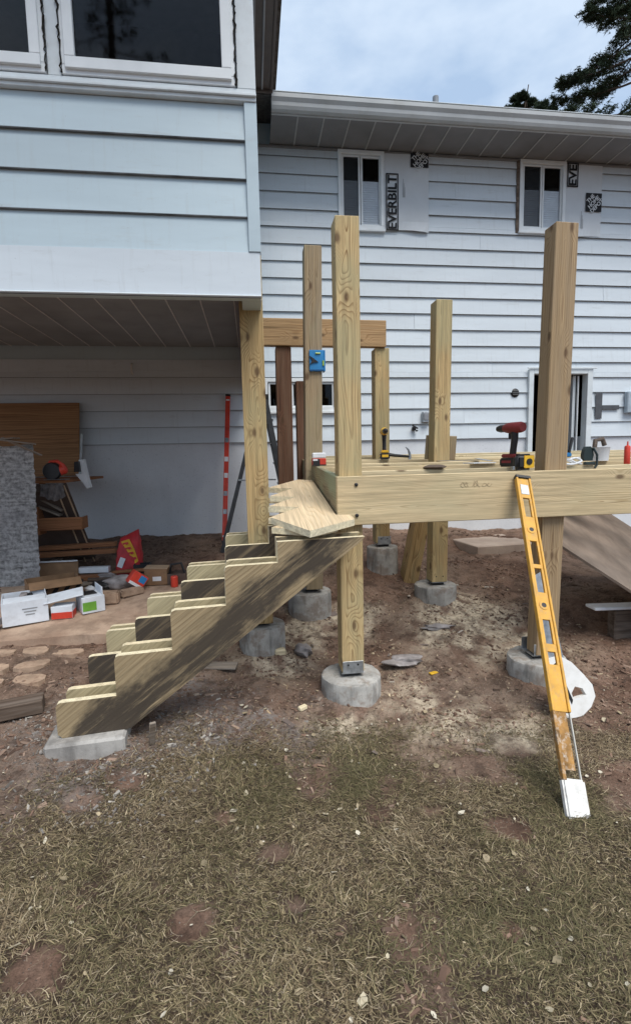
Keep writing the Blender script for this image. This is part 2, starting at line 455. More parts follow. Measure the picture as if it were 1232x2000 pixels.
def lathe(name, prof, seg=24, smooth=35, jit=0.0):
    vs = []; fs = []; n = len(prof)
    ph = [random.uniform(-jit, jit) for _ in range(seg)]
    for k in range(seg):
        t = 2 * math.pi * k / seg
        for r, z in prof: vs.append(((r + (ph[k] if r > 0 else 0)) * math.cos(t), (r + (ph[k] if r > 0 else 0)) * math.sin(t), z))
    for k in range(seg):
        k2 = (k + 1) % seg
        for i in range(n - 1):
            fs.append((k * n + i, k2 * n + i, k2 * n + i + 1, k * n + i + 1))
    bm = bmesh.new()
    me = mesh(name, vs, fs); bm.from_mesh(me); bpy.data.meshes.remove(me)
    bmesh.ops.remove_doubles(bm, verts=bm.verts, dist=1e-5)
    return bm2me(name, bm, smooth)
def prism(name, poly, t, edge_mat=False, axis='Y', smooth=None):
    """polygon (a,b) extruded by t (centred); axis Y: a->x, b->z ; Z: a->x, b->y"""
    n = len(poly); vs = []
    for s in (-t / 2, t / 2):
        for a, b in poly: vs.append((a, s, b) if axis == 'Y' else (a, b, s))
    fs = [tuple(range(n)), tuple(range(2 * n - 1, n - 1, -1))]
    for i in range(n): fs.append((i, (i + 1) % n, n + (i + 1) % n, n + i))
    bm = bmesh.new(); me = mesh(name, vs, fs); bm.from_mesh(me); bpy.data.meshes.remove(me)
    me = bm2me(name, bm, smooth)
    if edge_mat:
        for p in me.polygons: p.material_index = 1 if len(p.vertices) == 4 and p.index >= 2 else 0
    return me
def ringframe(name, x0, x1, z0, z1, bw, d, mat, y, parent, bwb=None):
    """four-sided frame in the XZ plane as one mesh; its front face at y"""
    bwb = bwb or bw
    bm = bmesh.new()
    for a, b, c, e in ((x0, x1, z1 - bw, z1), (x0, x1, z0, z0 + bwb), (x0, x0 + bw, z0 + bwb, z1 - bw), (x1 - bw, x1, z0 + bwb, z1 - bw)):
        bmbox(bm, b - a, d, e - c, T((a + b) / 2 - (x0 + x1) / 2, 0, (c + e) / 2 - (z0 + z1) / 2), 0.003)
    return link(name, bm2me(name, bm), mat, T((x0 + x1) / 2, y + d / 2, (z0 + z1) / 2), parent)
def text_mesh(s, size, bold=0.0, ext=0.0015, space=1.0):
    cu = bpy.data.curves.new('lettering', 'FONT')
    cu.body = s; cu.size = size; cu.extrude = ext; cu.offset = bold; cu.align_x = 'CENTER'; cu.align_y = 'CENTER'
    cu.space_character = space; cu.space_line = 0.85; cu.resolution_u = 2
    o = bpy.data.objects.new('lettering_source', cu); COL.objects.link(o)
    bpy.context.view_layer.update()
    me = bpy.data.meshes.new_from_object(o.evaluated_get(bpy.context.evaluated_depsgraph_get()))
    me.materials.clear()
    bpy.data.objects.remove(o)
    return me

# value noise on arrays
def vnoise(x, y, sc, seed):
    x = np.asarray(x) * sc; y = np.asarray(y) * sc
    xi = np.floor(x).astype(np.int64); yi = np.floor(y).astype(np.int64)
    fx = x - xi; fy = y - yi
    fx = fx * fx * (3 - 2 * fx); fy = fy * fy * (3 - 2 * fy)
    def h(a, b):
        v = (a * 374761393 + b * 668265263 + seed * 974711) & 0x7fffffff
        v = ((v ^ (v >> 13)) * 1274126177) & 0x7fffffff
        return ((v ^ (v >> 16)) & 0xffff) / 65535.0
    return (h(xi, yi) * (1 - fx) + h(xi + 1, yi) * fx) * (1 - fy) + (h(xi, yi + 1) * (1 - fx) + h(xi + 1, yi + 1) * fx) * fy
def fbm(x, y, sc, seed, oct=4):
    t = 0; a = 1; s = 0
    for i in range(oct):
        t = t + a * vnoise(x, y, sc * 2 ** i, seed + i); s += a; a *= 0.5
    return t / s

# ------------------------------------------------------------------ ground
CP = np.array([  # x, y, height of the graded soil
    (0, 0, 0), (-1.5, 0.5, 0.05), (2, 0.5, 0), (0, 1.5, 0), (1.2, 1.5, 0), (-.8, 1.6, .03), (2.6, 1.8, 0), (-2.2, 1.6, .12), (0.2, 2.3, 0), (1.3, 2.3, 0), (2.4, 2.5, 0),
    (-.9, 2.3, .075), (-.6, 2.3, .06), (-1.3, 2.4, .12), (-2.2, 2.4, .15), (-1.2, 2.75, .17), (-2.0, 2.8, .2), (-1.3, 3.05, .2), (-2.2, 3.05, .22), (-.9, 3.05, .15), (-3.5, 3.0, .22), (-1.05, 3.4, .2), (-1.6, 3.4, .235), (-2.4, 3.4, .24),
    (-.4, 2.8, .1), (.57, 2.7, .0), (.57, 3.1, .03), (0.0, 3.1, .09), (.03, 3.5, .12), (-.5, 3.3, .15), (-.6, 3.5, .18), (-.5, 4.0, .27), (-.9, 4.0, .27), (-.4, 4.5, .35), (-1.0, 4.5, .32), (.45, 3.9, .10), (.45, 4.4, .26), (1.1, 3.5, .1), (1.58, 3.9, .19),
    (1.6, 4.3, .24), (1.25, 4.45, .37), (1.25, 5.0, .44), (1.8, 2.75, .0), (1.8, 3.2, .06), (2.6, 3.2, .08), (2.6, 4.2, .22), (2.6, 5.2, .34), (3.6, 4.5, .25), (3.5, 6.2, .45), (5, 3, .05), (5, 6, .4),
    (0, 4.6, .36), (0, 5.4, .46), (0, 6.4, .55), (-1, 5, .39), (-1.0, 5.6, .46), (-1, 6.4, .55), (-2, 6.4, .55), (-2.5, 5, .39), (-2.4, 5.7, .47), (-4, 5, .39), (-4, 6.5, .55), (-1.5, 4, .28), (-3, 4, .28), (-1.7, 4.5, .32), (1.2, 6.4, .54), (2.4, 6.4, .5)])
def gbase(x, y):
    x = np.asarray(x, float); y = np.asarray(y, float)
    d2 = (x[..., None] - CP[:, 0]) ** 2 + (y[..., None] - CP[:, 1]) ** 2
    w = np.exp(-d2 / (2 * 0.27 ** 2)) + 1e-4 / (d2 + 0.3) ** 2
    return (w * CP[:, 2]).sum(-1) / w.sum(-1)
BARE = [(1.05, 2.1, .15), (1.0, 1.73, .10), (.04, 1.73, .055), (-.24, 1.48, .07), (-.78, 2.09, .07), (-.66, 1.37, .09), (1.62, 1.88, .22), (-.62, 2.2, .08), (.72, 1.86, .06), (.1, 1.5, .04), (.42, 1.35, .05), (-.15, 1.95, .05), (1.3, 2.25, .12), (.75, 1.3, .05)]
def lawn(x, y):
    """1 where turf survives, 0 on bare soil"""
    edge = 2.40 + 0.9 * (fbm(x, y, 2.4, 3, 5) - 0.5) - 0.12 * np.clip(x - 0.2, 0, 1) - 0.35 * np.clip(-x - 0.35, 0, 2)
    m = 1 / (1 + np.exp(np.clip((y - edge) * 11, -40, 40)))
    le = -0.98 + 0.5 * (fbm(x, y, 2.1, 9) - 0.5) - 0.55 * np.clip(1.9 - y, -1, 2)
    m = m * 1 / (1 + np.exp(np.clip(-(x - le) * 16, -40, 40)))
    for bx, by, br in BARE:
        d = np.hypot(x - bx, (y - by) * 1.15) / (br * (0.25 + 1.4 * fbm(x, y, 8, 21, 4)))
        m = m * np.clip((d - 0.75) / 0.5, 0, 1)
    m = m * np.clip((fbm(x, y, 4.3, 17, 4) - 0.20) / 0.2, 0.2, 1)
    return m
PIERS = [(.575, 2.90, .187), (1.575, 4.08, .182), (.035, 3.46, .165), (.46, 4.10, .185), (1.245, 4.62, .15), (1.835, 2.93, .185), (-.88, 2.36, .2)]
def gz(x, y):
    x = np.asarray(x, float); y = np.asarray(y, float)
    z = gbase(x, y)
    soil = 1 - lawn(x, y)
    near = np.clip((y + 1) / 1, 0, 1) * (np.abs(x) < 12)
    z = z + near * ((fbm(x, y, 1.3, 5, 3) - .5) * 0.05 + soil * (fbm(x, y, 7, 31, 5) - .5) * 0.055 + (fbm(x, y, 28, 41, 2) - .5) * 0.014 * (0.4 + 0.6 * soil))
    for px_, py_, pr_ in PIERS:
        d = np.hypot(x - px_, y - py_)
        z = z + .032 * np.exp(-((d - pr_) / .07) ** 2) * (0.4 + 1.2 * fbm(x, y, 6, 13, 2))
    return z
def g1(x, y): return float(gz(np.array([x]), np.array([y]))[0])

ax = np.concatenate([-np.geomspace(200, 3.3, 16), np.arange(-3.2, 4.2, 0.024), np.geomspace(4.3, 200, 16)])
ay = np.concatenate([-np.geomspace(200, 0.3, 14)[:-1], np.arange(0.0, 6.62, 0.024), np.geomspace(6.8, 300, 14)])
GX, GY = np.meshgrid(ax, ay)
GZ = gz(GX, GY)
nx, ny = len(ax), len(ay)
V = np.stack([GX.ravel(), GY.ravel(), GZ.ravel()], 1)
i = np.arange(ny - 1)[:, None] * nx + np.arange(nx - 1)[None]
Fq = np.stack([i, i + 1, i + nx + 1, i + nx], -1).reshape(-1, 4)
me = bpy.data.meshes.new('ground')
me.vertices.add(len(V)); me.vertices.foreach_set('co', V.ravel())
me.loops.add(Fq.size); me.loops.foreach_set('vertex_index', Fq.ravel())
me.polygons.add(len(Fq)); me.polygons.foreach_set('loop_start', np.arange(0, Fq.size, 4)); me.polygons.foreach_set('loop_total', np.full(len(Fq), 4))
me.polygons.foreach_set('use_smooth', np.ones(len(Fq), bool))
me.update()
# what lies on the soil: turf (r), sawdust and concrete dust (g), stony grit (b)
LW = lawn(GX, GY)
sw = np.zeros_like(GX)
for sx_, sy_, sr, sa in ((.3, 3.75, .32, 1), (1.75, 3.75, .42, 1), (1.55, 3.5, .4, .7), (.75, 3.95, .3, .9), (2.05, 3.35, .35, .6), (.5, 2.55, .25, .5), (1.05, 2.62, .4, .5), (1.0, 2.9, .3, .35), (.1, 3.35, .3, .6), (1.35, 2.4, .3, .5)):
    sw = np.maximum(sw, sa * np.exp(-((GX - sx_) ** 2 + (GY - sy_) ** 2) / (2 * (sr * .6) ** 2)))
sw = np.clip(sw * 2.4 * np.clip((fbm(GX, GY, 7, 55, 4) - .36) / .25, 0, 1), 0, 1)
gr = np.zeros_like(GX)
for sx_, sy_, sr in ((-.75, 2.3, .35), (-.35, 2.55, .4), (-1.05, 2.6, .25), (.1, 2.65, .45), (-.5, 3.0, .3)):
    gr = np.maximum(gr, np.exp(-((GX - sx_) ** 2 + (GY - sy_) ** 2) / (2 * (sr * .6) ** 2)))
gr = np.clip(gr * np.clip((fbm(GX, GY, 6, 77, 4) - .3) / .25, 0, 1), 0, 1)
ca = me.color_attributes.new('cover', 'FLOAT_COLOR', 'POINT')
ca.data.foreach_set('color', np.stack([LW.ravel(), sw.ravel(), gr.ravel(), np.ones(LW.size)], 1).astype(np.float32).ravel())

n = NT('soil')
c = n.coord()
k = n.ramp(n.noise(c, 3.2, 6, 0.6), [(0.3, (0.10, 0.060, 0.043)), (0.5, (0.165, 0.102, 0.073)), (0.72, (0.255, 0.175, 0.13))])
k = n.mix(n.math('MULTIPLY', n.ramp(n.noise(c, 1.1, 4, 0.5), [(0.45, 0.0), (0.65, 1.0)]), 0.55), k, (0.19, 0.145, 0.112))
k = n.mix(1.0, k, n.ramp(n.noise(c, 75, 6, 0.75), [(0.3, 0.85), (0.7, 1.75)]), 'MULTIPLY')
at = n.node('ShaderNodeAttribute', attribute_name='cover')
cs = n.sep(at.outputs['Color'])
fine = n.noise(c, 60, 4, 0.65)
turf = n.ramp(fine, [(0.35, (0.04, 0.031, 0.023)), (0.65, (0.105, 0.082, 0.06))])
k = n.mix(n.math('MULTIPLY', cs[0], 0.85), k, turf)
k = n.mix(n.math('MULTIPLY', cs[1], n.ramp(n.noise(c, 22, 4, 0.6), [(0.3, 0.25), (0.6, 0.95)])), k, (0.74, 0.63, 0.47))
k = n.mix(n.math('MULTIPLY', cs[2], n.ramp(n.noise(c, 34, 4, 0.6), [(0.38, 0.1), (0.6, 0.85)])), k, (0.27, 0.25, 0.235))
pe = n.node('ShaderNodeTexVoronoi', {'Vector': c, 'Scale': 85.0})
pm = n.math('MULTIPLY', n.ramp(pe.outputs['Distance'], [(0.22, 1.0), (0.3, 0.0)]), n.math('GREATER_THAN', n.sep(pe.outputs['Color'])[0], 0.8))
k = n.mix(n.math('MULTIPLY', pm, 0.7), k, (0.34, 0.29, 0.24))
dk = n.ramp(n.noise(c, 8, 7, 0.72), [(0.40, 1.0), (0.5, 0.0)])
k = n.mix(n.math('MULTIPLY', dk, 0.6), k, (0.065, 0.043, 0.033))
n.bump(n.math('ADD', n.noise(c, 45, 7, 0.75), n.math('MULTIPLY', pm, 0.4)), 1.0, 0.022)
n.done(k, 0.95, 0.1)
o = link('ground', me, n.m, Matrix.Identity(4)); o['kind'] = 'structure'

# dusty patio slab under the overhang
bm = bmesh.new()
PN = 18
def pz(y): return 0.285 + 0.09 * (y - 3.56)
front = [(-4.4 + 3.32 * i_ / PN, 3.56 + random.uniform(-.02, .02)) for i_ in range(PN + 1)]
tv = [bm.verts.new((x, y, pz(y))) for x, y in front] + [bm.verts.new((x, y, pz(y))) for x, y in ((-.9, 3.63), (-.62, 3.74), (-.3, 3.95), (-.22, 4.5), (-.3, 4.93), (-.9, 4.97), (-1.6, 4.93), (-4.4, 5.0))]
f = bm.faces.new(tv)
ex = bmesh.ops.extrude_face_region(bm, geom=[f])
bmesh.ops.translate(bm, vec=(0, 0, -0.14), verts=[v for v in ex['geom'] if isinstance(v, bmesh.types.BMVert)])
o = link('patio', bm2me('patio', bm), M_PATIO, Matrix.Identity(4)); o['kind'] = 'structure'

# ------------------------------------------------------------------ the house
house = thing('house', 'house with pale blue-grey lap siding, projecting upper room and long gutter', 'house', T(0, 6.5, 0.5))
WY = 6.5
PITCH = 0.2056
BASE = 1.745
OPEN = [(1.215, 1.785, 4.41, 5.325), (3.64, 4.27, 4.46, 5.335), (.21, 1.135, 2.13, 2.53), (3.86, 4.72, 0.6, 2.62)]
def cut(x0, x1, z0, z1, holes):
    """rectangles left of [x0,x1]x[z0,z1] once the holes are taken out"""
    zs = sorted({z0, z1} | {z for h_ in holes for z in h_[2:4] if z0 < z < z1})
    res = []
    for a, b in zip(zs, zs[1:]):
        mid = (a + b) / 2; xs = [(x0, x1)]
        for h_ in holes:
            if h_[2] < mid < h_[3]:
                nxs = []
                for p, q in xs:
                    if h_[1] <= p or h_[0] >= q: nxs.append((p, q)); continue
                    if h_[0] > p: nxs.append((p, h_[0]))
                    if h_[1] < q: nxs.append((h_[1], q))
                xs = nxs
        for p, q in xs: res.append((p, q, a, b))
    return res
def lap(x0, x1, z0, z1, zb, zt, yf, mat, name='siding_board', thick=0.031, thin=0.006, jit=0.0015):
    """one clapboard piece; the full course runs zb..zt and tapers upward"""
    L = x1 - x0
    j = random.uniform(-jit, jit)
    def yy(z): return -(thick + (thin - thick) * (z - zb) / (zt - zb)) + j
    zc = (z0 + z1) / 2
    nseg = max(1, int(L / 0.7))
    vs = []; fs = []
    wob = [random.uniform(-.0012, .0012) for _ in range(nseg + 1)]
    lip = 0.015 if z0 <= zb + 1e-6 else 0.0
    for i_ in range(nseg + 1):
        x = -L / 2 + L * i_ / nseg; w_ = wob[i_]
        yb = yy(z0) + w_
        vs += [(x, yb + .002, z0 - zc - lip + w_), (x, yb, z0 - zc - lip + w_ + (.0062 if mat is M_SIDB else .0026)), (x, yy(z1) + w_, z1 - zc), (x, 0.002, z1 - zc), (x, 0.002, z0 - zc), (x, min(yb + .008, -.001), z0 - zc + .0005), (x, min(yb + .008, -.001), z0 - zc - lip + w_)]
    mi = []
    for i_ in range(nseg):
        a = i_ * 7; b = a + 7
        for q in range(7):
            fs.append((a + q, b + q, b + (q + 1) % 7, a + (q + 1) % 7)); mi.append(1 if (q in (0, 5, 6) and lip) else 0)  # lower lip faces take the painted shadow tone
    fs += [tuple(range(7)), tuple(nseg * 7 + q for q in range(6, -1, -1))]; mi += [0, 0]
    bm = bmesh.new(); me_ = mesh(name, vs, fs); bm.from_mesh(me_); bpy.data.meshes.remove(me_)
    me_ = bm2me(name, bm); me_.polygons.foreach_set('material_index', mi)
    return link(name, me_, [mat, M_LAPSHADE], T((x0 + x1) / 2, yf, zc), house)
BX = 0.10     # right-hand corner of the projecting room
ncour = 18
for i_ in range(ncour):
    zb = BASE + PITCH * i_; zt = min(zb + PITCH, 5.36)
    if zt - zb < 0.03: continue
    xl = -4.2 if zb < 2.75 else BX + 0.002
    # boards are nailed up in lengths: a butt joint somewhere along each course
    js = {1: 2.9, 4: 3.3, 7: 2.2, 9: 4.9, 12: 3.1, 15: 2.75}.get(i_)
    spans = [(xl, 7.6)] if js is None else [(xl, js - 0.0015), (js + 0.0015, 7.6)]
    for xa, xb in spans:
        for p, q, a, b in cut(xa, xb, zb, zt, OPEN):
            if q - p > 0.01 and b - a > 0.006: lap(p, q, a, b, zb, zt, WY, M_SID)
# sheathing with true openings, and a dark inside
bm = bmesh.new()
for p, q, a, b in cut(-4.2, 7.6, BASE, 5.6, OPEN): bmbox(bm, q - p, 0.05, b - a, T((p + q) / 2, WY + .028, (a + b) / 2))
link('sheathing', bm2me('sheathing', bm), M_SIDB, Matrix.Identity(4), house)
bm = bmesh.new()
for p, q, a, b in cut(-4.2, 7.6, 0.0, BASE - 0.003, OPEN): bmbox(bm, q - p, 0.24, b - a, T((p + q) / 2, WY + .118, (a + b) / 2))
link('foundation_wall', bm2me('foundation_wall', bm), M_FOUND, Matrix.Identity(4), house)
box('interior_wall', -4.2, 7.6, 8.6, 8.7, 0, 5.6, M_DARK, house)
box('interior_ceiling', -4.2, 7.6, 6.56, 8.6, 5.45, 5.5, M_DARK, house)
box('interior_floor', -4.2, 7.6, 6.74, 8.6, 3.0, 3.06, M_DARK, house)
box('end_wall', -4.3, -4.202, 6.4, 8.7, 0, 5.6, M_SIDB, house)
box('end_wall', 7.602, 7.7, 6.4, 8.7, 0, 5.6, M_SIDB, house)

# eave of the main roof
EY = 5.93
xs0 = 0.36; k_ = 0
while xs0 < 7.6:
    xe = min(xs0 + 0.3, 7.6)
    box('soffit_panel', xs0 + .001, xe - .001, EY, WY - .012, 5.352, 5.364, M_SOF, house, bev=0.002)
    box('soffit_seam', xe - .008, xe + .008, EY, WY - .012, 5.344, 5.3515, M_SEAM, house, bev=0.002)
    xs0 = xe
box('soffit_trim', BX + .003, 7.6, WY - .04, WY - .0125, 5.318, 5.3425, M_SOF, house)
box('fascia', .36, 7.6, EY - .02, EY - .001, 5.33, 5.50, M_GUT, house)
# K-style gutter
prof = [(-.022, 5.345), (-.085, 5.345), (-.10, 5.375), (-.105, 5.41), (-.128, 5.445), (-.13, 5.485), (-.122, 5.485), (-.12, 5.45), (-.098, 5.415), (-.092, 5.38), (-.08, 5.352), (-.022, 5.352)]
vs = [(x, EY + a, b) for x in (.36, 7.62) for a, b in prof]
nP = len(prof)
fs = [tuple(range(nP))[::-1], tuple(range(nP, 2 * nP))] + [(q, (q + 1) % nP, nP + (q + 1) % nP, nP + q) for q in range(nP)]
bm = bmesh.new(); me_ = mesh('gutter', vs, fs); bm.from_mesh(me_)
link('gutter', bm2me('gutter', bm), M_GUT, Matrix.Identity(4), house)
# roof plane with its vent pipe
bm = bmesh.new()
rv = [(-.2, EY - .07, 5.49), (7.75, EY - .07, 5.49), (7.75, 10.5, 6.9), (-.2, 10.5, 6.9), (7.75, 15, 5.45), (-.2, 15, 5.45)]
box('drip_edge', .36, 7.7, EY - .125, EY - .068, 5.498, 5.508, M_TRIM, house)
roof = link('roof', mesh('roof', rv + [(x, y, z + .03) for x, y, z in rv], [(3, 2, 1, 0), (5, 4, 2, 3), (6, 7, 8, 9), (9, 8, 10, 11), (0, 1, 7, 6), (0, 6, 9, 3), (1, 2, 8, 7), (3, 9, 11, 5), (2, 4, 10, 8), (4, 5, 11, 10)]), M_SHING, Matrix.Identity(4), house)
bm.free()
link('vent_pipe', lathe('vent_pipe', [(0, -.6), (.042, -.6), (.042, .0), (.034, .0), (.034, -.05), (0, -.05)], 16), plain('pipe_grey', (0.30, 0.33, 0.36), 0.6), T(2.752, 7.2, 6.53), roof)

def window(name, x0, x1, z0, z1, y, panes, parent, casing=0.045, sill=True, reflection_slats=None, screen=None):
    """frame, sashes with glass, sill; front of the frame at y"""
    w_ = ringframe(name, x0, x1, z0, z1, casing, 0.07, M_WIN, y, parent)
    for i2, (p, q) in enumerate(panes):
        s_ = ringframe('sash', p - .022, q + .022, z0 + casing + .004, z1 - casing - .004, .024, 0.03, M_WIN, y + .022 + .008 * (i2 % 2), w_)
        box('pane', p - .001, q + .001, y + .035 + .008 * (i2 % 2), y + .039 + .008 * (i2 % 2), z0 + casing + .026, z1 - casing - .026, M_GLASS, w_, bev=0)
        if reflection_slats:
            bm = bmesh.new(); zz = z0 + casing + .03; zt_ = z0 + (z1 - z0) * reflection_slats[i2]
            while zz < zt_:
                bmbox(bm, q - p + .02, 0.012, 0.026, T(0, 0, zz - z0) @ R(-14, 'X')); zz += 0.027  # slats added to imitate the bright reflection low in the pane
            link('reflection_slats', bm2me('reflection_slats', bm), M_REFLSLAT, T((p + q) / 2, y + .066 + .004 * i2, z0), w_)
        if screen and i2 in screen:
            n_ = 0
            box('insect_screen', p, q, y + .0305, y + .0315, z0 + casing + .028, z1 - casing - .028, M_SCREEN, w_, bev=0)
    if sill: box('sill', x0 - .01, x1 + .01, y - .018, y + .03, z0 - .03, z0 - .0015, M_WIN, w_)
    return w_
def screen_mat():
    n = NT('insect_screen')
    t = n.t
    tr = t.nodes.new('ShaderNodeBsdfTransparent'); df = t.nodes.new('ShaderNodeBsdfDiffuse'); df.inputs[0].default_value = (.05, .055, .06, 1)
    ms = t.nodes.new('ShaderNodeMixShader'); ms.inputs[0].default_value = 0.3
    t.links.new(tr.outputs[0], ms.inputs[1]); t.links.new(df.outputs[0], ms.inputs[2])
    t.links.new(ms.outputs[0], t.nodes['Material Output'].inputs[0])
    return n.m
M_SCREEN = screen_mat()
window('window', 1.204, 1.797, 4.40, 5.335, WY - .045, [(1.275, 1.468), (1.522, 1.738)], house, reflection_slats=(.63, .63), screen=[0])
window('window', 3.628, 4.282, 4.45, 5.345, WY - .045, [(3.70, 3.93), (3.985, 4.222)], house, reflection_slats=(.60, .62), screen=[0])
box('window_casing', 3.585, 3.6265, WY - .04, WY - .0225, 4.43, 5.33, M_DKW, house)
window('window', .2, 1.147, 2.12, 2.54, WY - .045, [(.275, .52), (.575, .80), (.862, 1.085)], house)
# doorway with a part-open door
bm = bmesh.new()
for a, b, c_, d_ in ((3.815, 3.885, .62, 2.66), (4.685, 4.765, .62, 2.66), (3.885, 4.685, 2.595, 2.66)):
    bmbox(bm, b - a, .12, d_ - c_, T((a + b) / 2, WY - .005, (c_ + d_) / 2), .004)
dfm = link('door_frame', bm2me('door_frame', bm), M_TRIM, Matrix.Identity(4), house)
box('drip_cap', 3.78, 4.81, WY - .085, WY - .066, 2.662, 2.68, M_TRIM, house)
dl = thing('door', None, None)
COL.objects.unlink(dl); bpy.data.objects.remove(dl); WM.pop('door', None)
bm = bmesh.new(); bmbox(bm, .80, .04, 1.98, None, .003)
door = link('door', bm2me('door', bm), M_TRIM, T(4.66, WY + .46, 1.6) @ R(78, 'Z'), house)
link('door_handle', lathe('door_handle', [(0, 0), (.012, 0), (.012, .03), (.028, .04), (.028, .06), (0, .07)], 12), M_STEEL, WM[door.name] @ T(-.33, .02, -.05) @ R(-90, 'X'), door)
box('storm_strip', 4.60, 4.615, WY + .02, WY + .05, .65, 2.58, M_WIN, house)

# small fittings on the wall
f_ = box('outlet_box', 2.295, 2.40, WY - .085, WY - .018, 1.955, 2.095, M_STEEL, house, bev=.008)
box('outlet_cover', 2.31, 2.385, WY - .0935, WY - .0855, 1.985, 2.075, plain('grey_cover', (.24, .25, .27), .5), f_)
link('conduit', tubeme('conduit', [(2.455, WY - .04, 2.03), (2.455, WY - .045, 1.9), (2.46, WY - .04, 1.2)], .011), M_STEEL, Matrix.Identity(4), house)
bm = bmesh.new(); bmbox(bm, .05, .05, .05, None, .008); bmbox(bm, .09, .02, .02, T(0, -.05, .02) @ R(30, 'Y'), .004); bmbox(bm, .02, .05, .02, T(.03, -.03, -.03), .004)
link('hose_bib', bm2me('hose_bib', bm), M_BLK, T(2.187, WY - .04, 1.875), house)
vme = lathe('dryer_vent', [(0, -.02), (.058, -.02), (.062, .0), (.05, .012), (.03, .016), (0, .01)], 20)
vv = link('round_vent', vme, M_BLK, T(3.635, WY - .022, 2.345) @ R(90, 'X'), house)
for q in range(3): boxl('louvre', T(3.635, WY - .042, 2.345), (0, 0, -.025 + q * .025), (.085, .006, .012), plain('vent_grey', (.12, .12, .12), .5), vv, .002)
# dark exposed sheathing paper where siding is missing
for a, b, c_, d_ in ((4.835, 4.935, 1.98, 2.345), (4.937, 5.20, 2.105, 2.165)):
    box('torn_siding_patch', a, b, WY - .040, WY - .0345, c_, d_, plain('building_paper', (.10, .105, .115), .85, .1), house, bev=0)
box('wall_fixture', 5.28, 5.7, WY - .10, WY - .03, 2.05, 2.35, plain('fixture_blue', (.40, .47, .53), .5), house, bev=.01)
link('wall_hook', tubeme('wall_hook', [(-1.42, WY - .02, 2.72), (-1.42, WY - .06, 2.70), (-1.42, WY - .07, 2.62), (-1.415, WY - .05, 2.585)], .012), M_SEAMD, Matrix.Identity(4), house)

# ---- projecting upper room
OY = 3.05
def bumplap(x0, x1, z0, z1, y=OY, thick=.024): return lap(x0, x1, z0, z1, z0, z1, y, M_SIDB, thick=thick)
zl = [2.705, 2.910, 3.117, 3.322, 3.505]
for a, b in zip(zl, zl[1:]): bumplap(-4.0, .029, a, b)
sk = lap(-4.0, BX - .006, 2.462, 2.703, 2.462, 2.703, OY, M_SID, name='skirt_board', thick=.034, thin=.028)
box('skirt_lip', -4.0, BX - .004, OY - .042, OY - .02, 2.452, 2.4605, M_TRIM, house)
box('corner_trim', .030, BX, OY - .034, OY + .02, 2.7045, 3.507, M_SIDB, house)
BH = [(-.93, -.005, 3.575, 4.95), (-1.95, -1.005, 3.575, 4.95), (-3.4, -2.05, 3.575, 4.95)]
bm = bmesh.new()
for p, q, a, b in cut(-4.0, BX - .005, 2.47, 5.48, BH): bmbox(bm, q - p, .1, b - a, T((p + q) / 2, OY + .053, (a + b) / 2))
link('front_wall', bm2me('front_wall', bm), M_SIDB, Matrix.Identity(4), house)
box('side_wall', BX - .12, BX - .002, OY + .105, WY - .03, 2.47, 5.48, M_SIDB, house)
box('side_wall', -4.1, -4.002, OY, WY - .03, 2.47, 5.48, M_SIDB, house)
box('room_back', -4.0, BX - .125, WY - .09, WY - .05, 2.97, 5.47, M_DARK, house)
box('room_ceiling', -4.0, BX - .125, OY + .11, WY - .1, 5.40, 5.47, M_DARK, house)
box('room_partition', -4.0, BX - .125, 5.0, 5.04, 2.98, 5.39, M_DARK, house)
# trim round the windows
box('trim_board', -4.0, BX - .001, OY - .040, OY - .001, 3.5085, 3.572, M_TRIM, house)
box('sill_nose', -4.0, BX, OY - .055, OY - .041, 3.528, 3.545, M_TRIM, house)
box('trim_board', -.003, BX - .001, OY - .038, OY - .001, 3.5735, 5.2, M_TRIM, house)
box('trim_board', -1.003, -.932, OY - .036, OY - .001, 3.5735, 4.95, M_TRIM, house)
box('trim_board', -4.0, BX - .001, OY - .037, OY - .001, 4.952, 5.2, M_TRIM, house)
for x0, x1, nm in ((-.928, -.012, 0), (-1.945, -1.010, 1), (-3.38, -2.06, 2)):
    w_ = ringframe('window', x0, x1, 3.577, 4.945, .055, .05, M_WIN, OY - .045, house, bwb=.05)
    ringframe('sash', x0 + .02, x1 - .02, 3.60, 4.92, .052, .03, M_WIN, OY - .062, w_, bwb=.058)
    box('pane', x0 + .06, x1 - .06, OY - .042, OY - .036, 3.655, 4.87, M_GLASS, w_, bev=0)
    for xc in (x0 - .004, x1 + .004):       # cracked black caulk beside the frame
        pts = []; z = 3.582
        while z < 4.94:
            pts.append((xc + random.uniform(-.007, .007), OY - .048, z)); z += random.uniform(.012, .03)
        vs, fs = tube(pts, [random.uniform(.002, .0075) for _ in pts], 5)
        link('caulk_line', mesh('caulk_line', vs, fs), M_CAULK, Matrix.Identity(4), w_)
# underside of the room: boarded soffit with raised seams
FZ = 2.93
xs0 = -4.0
while xs0 < BX - .13:
    xe = min(xs0 + .3, BX - .122)
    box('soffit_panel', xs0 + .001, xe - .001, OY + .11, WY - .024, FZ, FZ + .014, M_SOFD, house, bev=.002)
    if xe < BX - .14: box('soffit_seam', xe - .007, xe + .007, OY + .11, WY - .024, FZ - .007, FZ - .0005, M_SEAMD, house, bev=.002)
    xs0 = xe
box('edge_beam', -4.0, BX - .145, OY + .105, OY + .2, 2.56, FZ - .008, M_BROWN, house)
box('side_beam', BX - .18, BX - .122, OY + .202, WY - .03, 2.66, FZ - .009, M_BROWN, house)
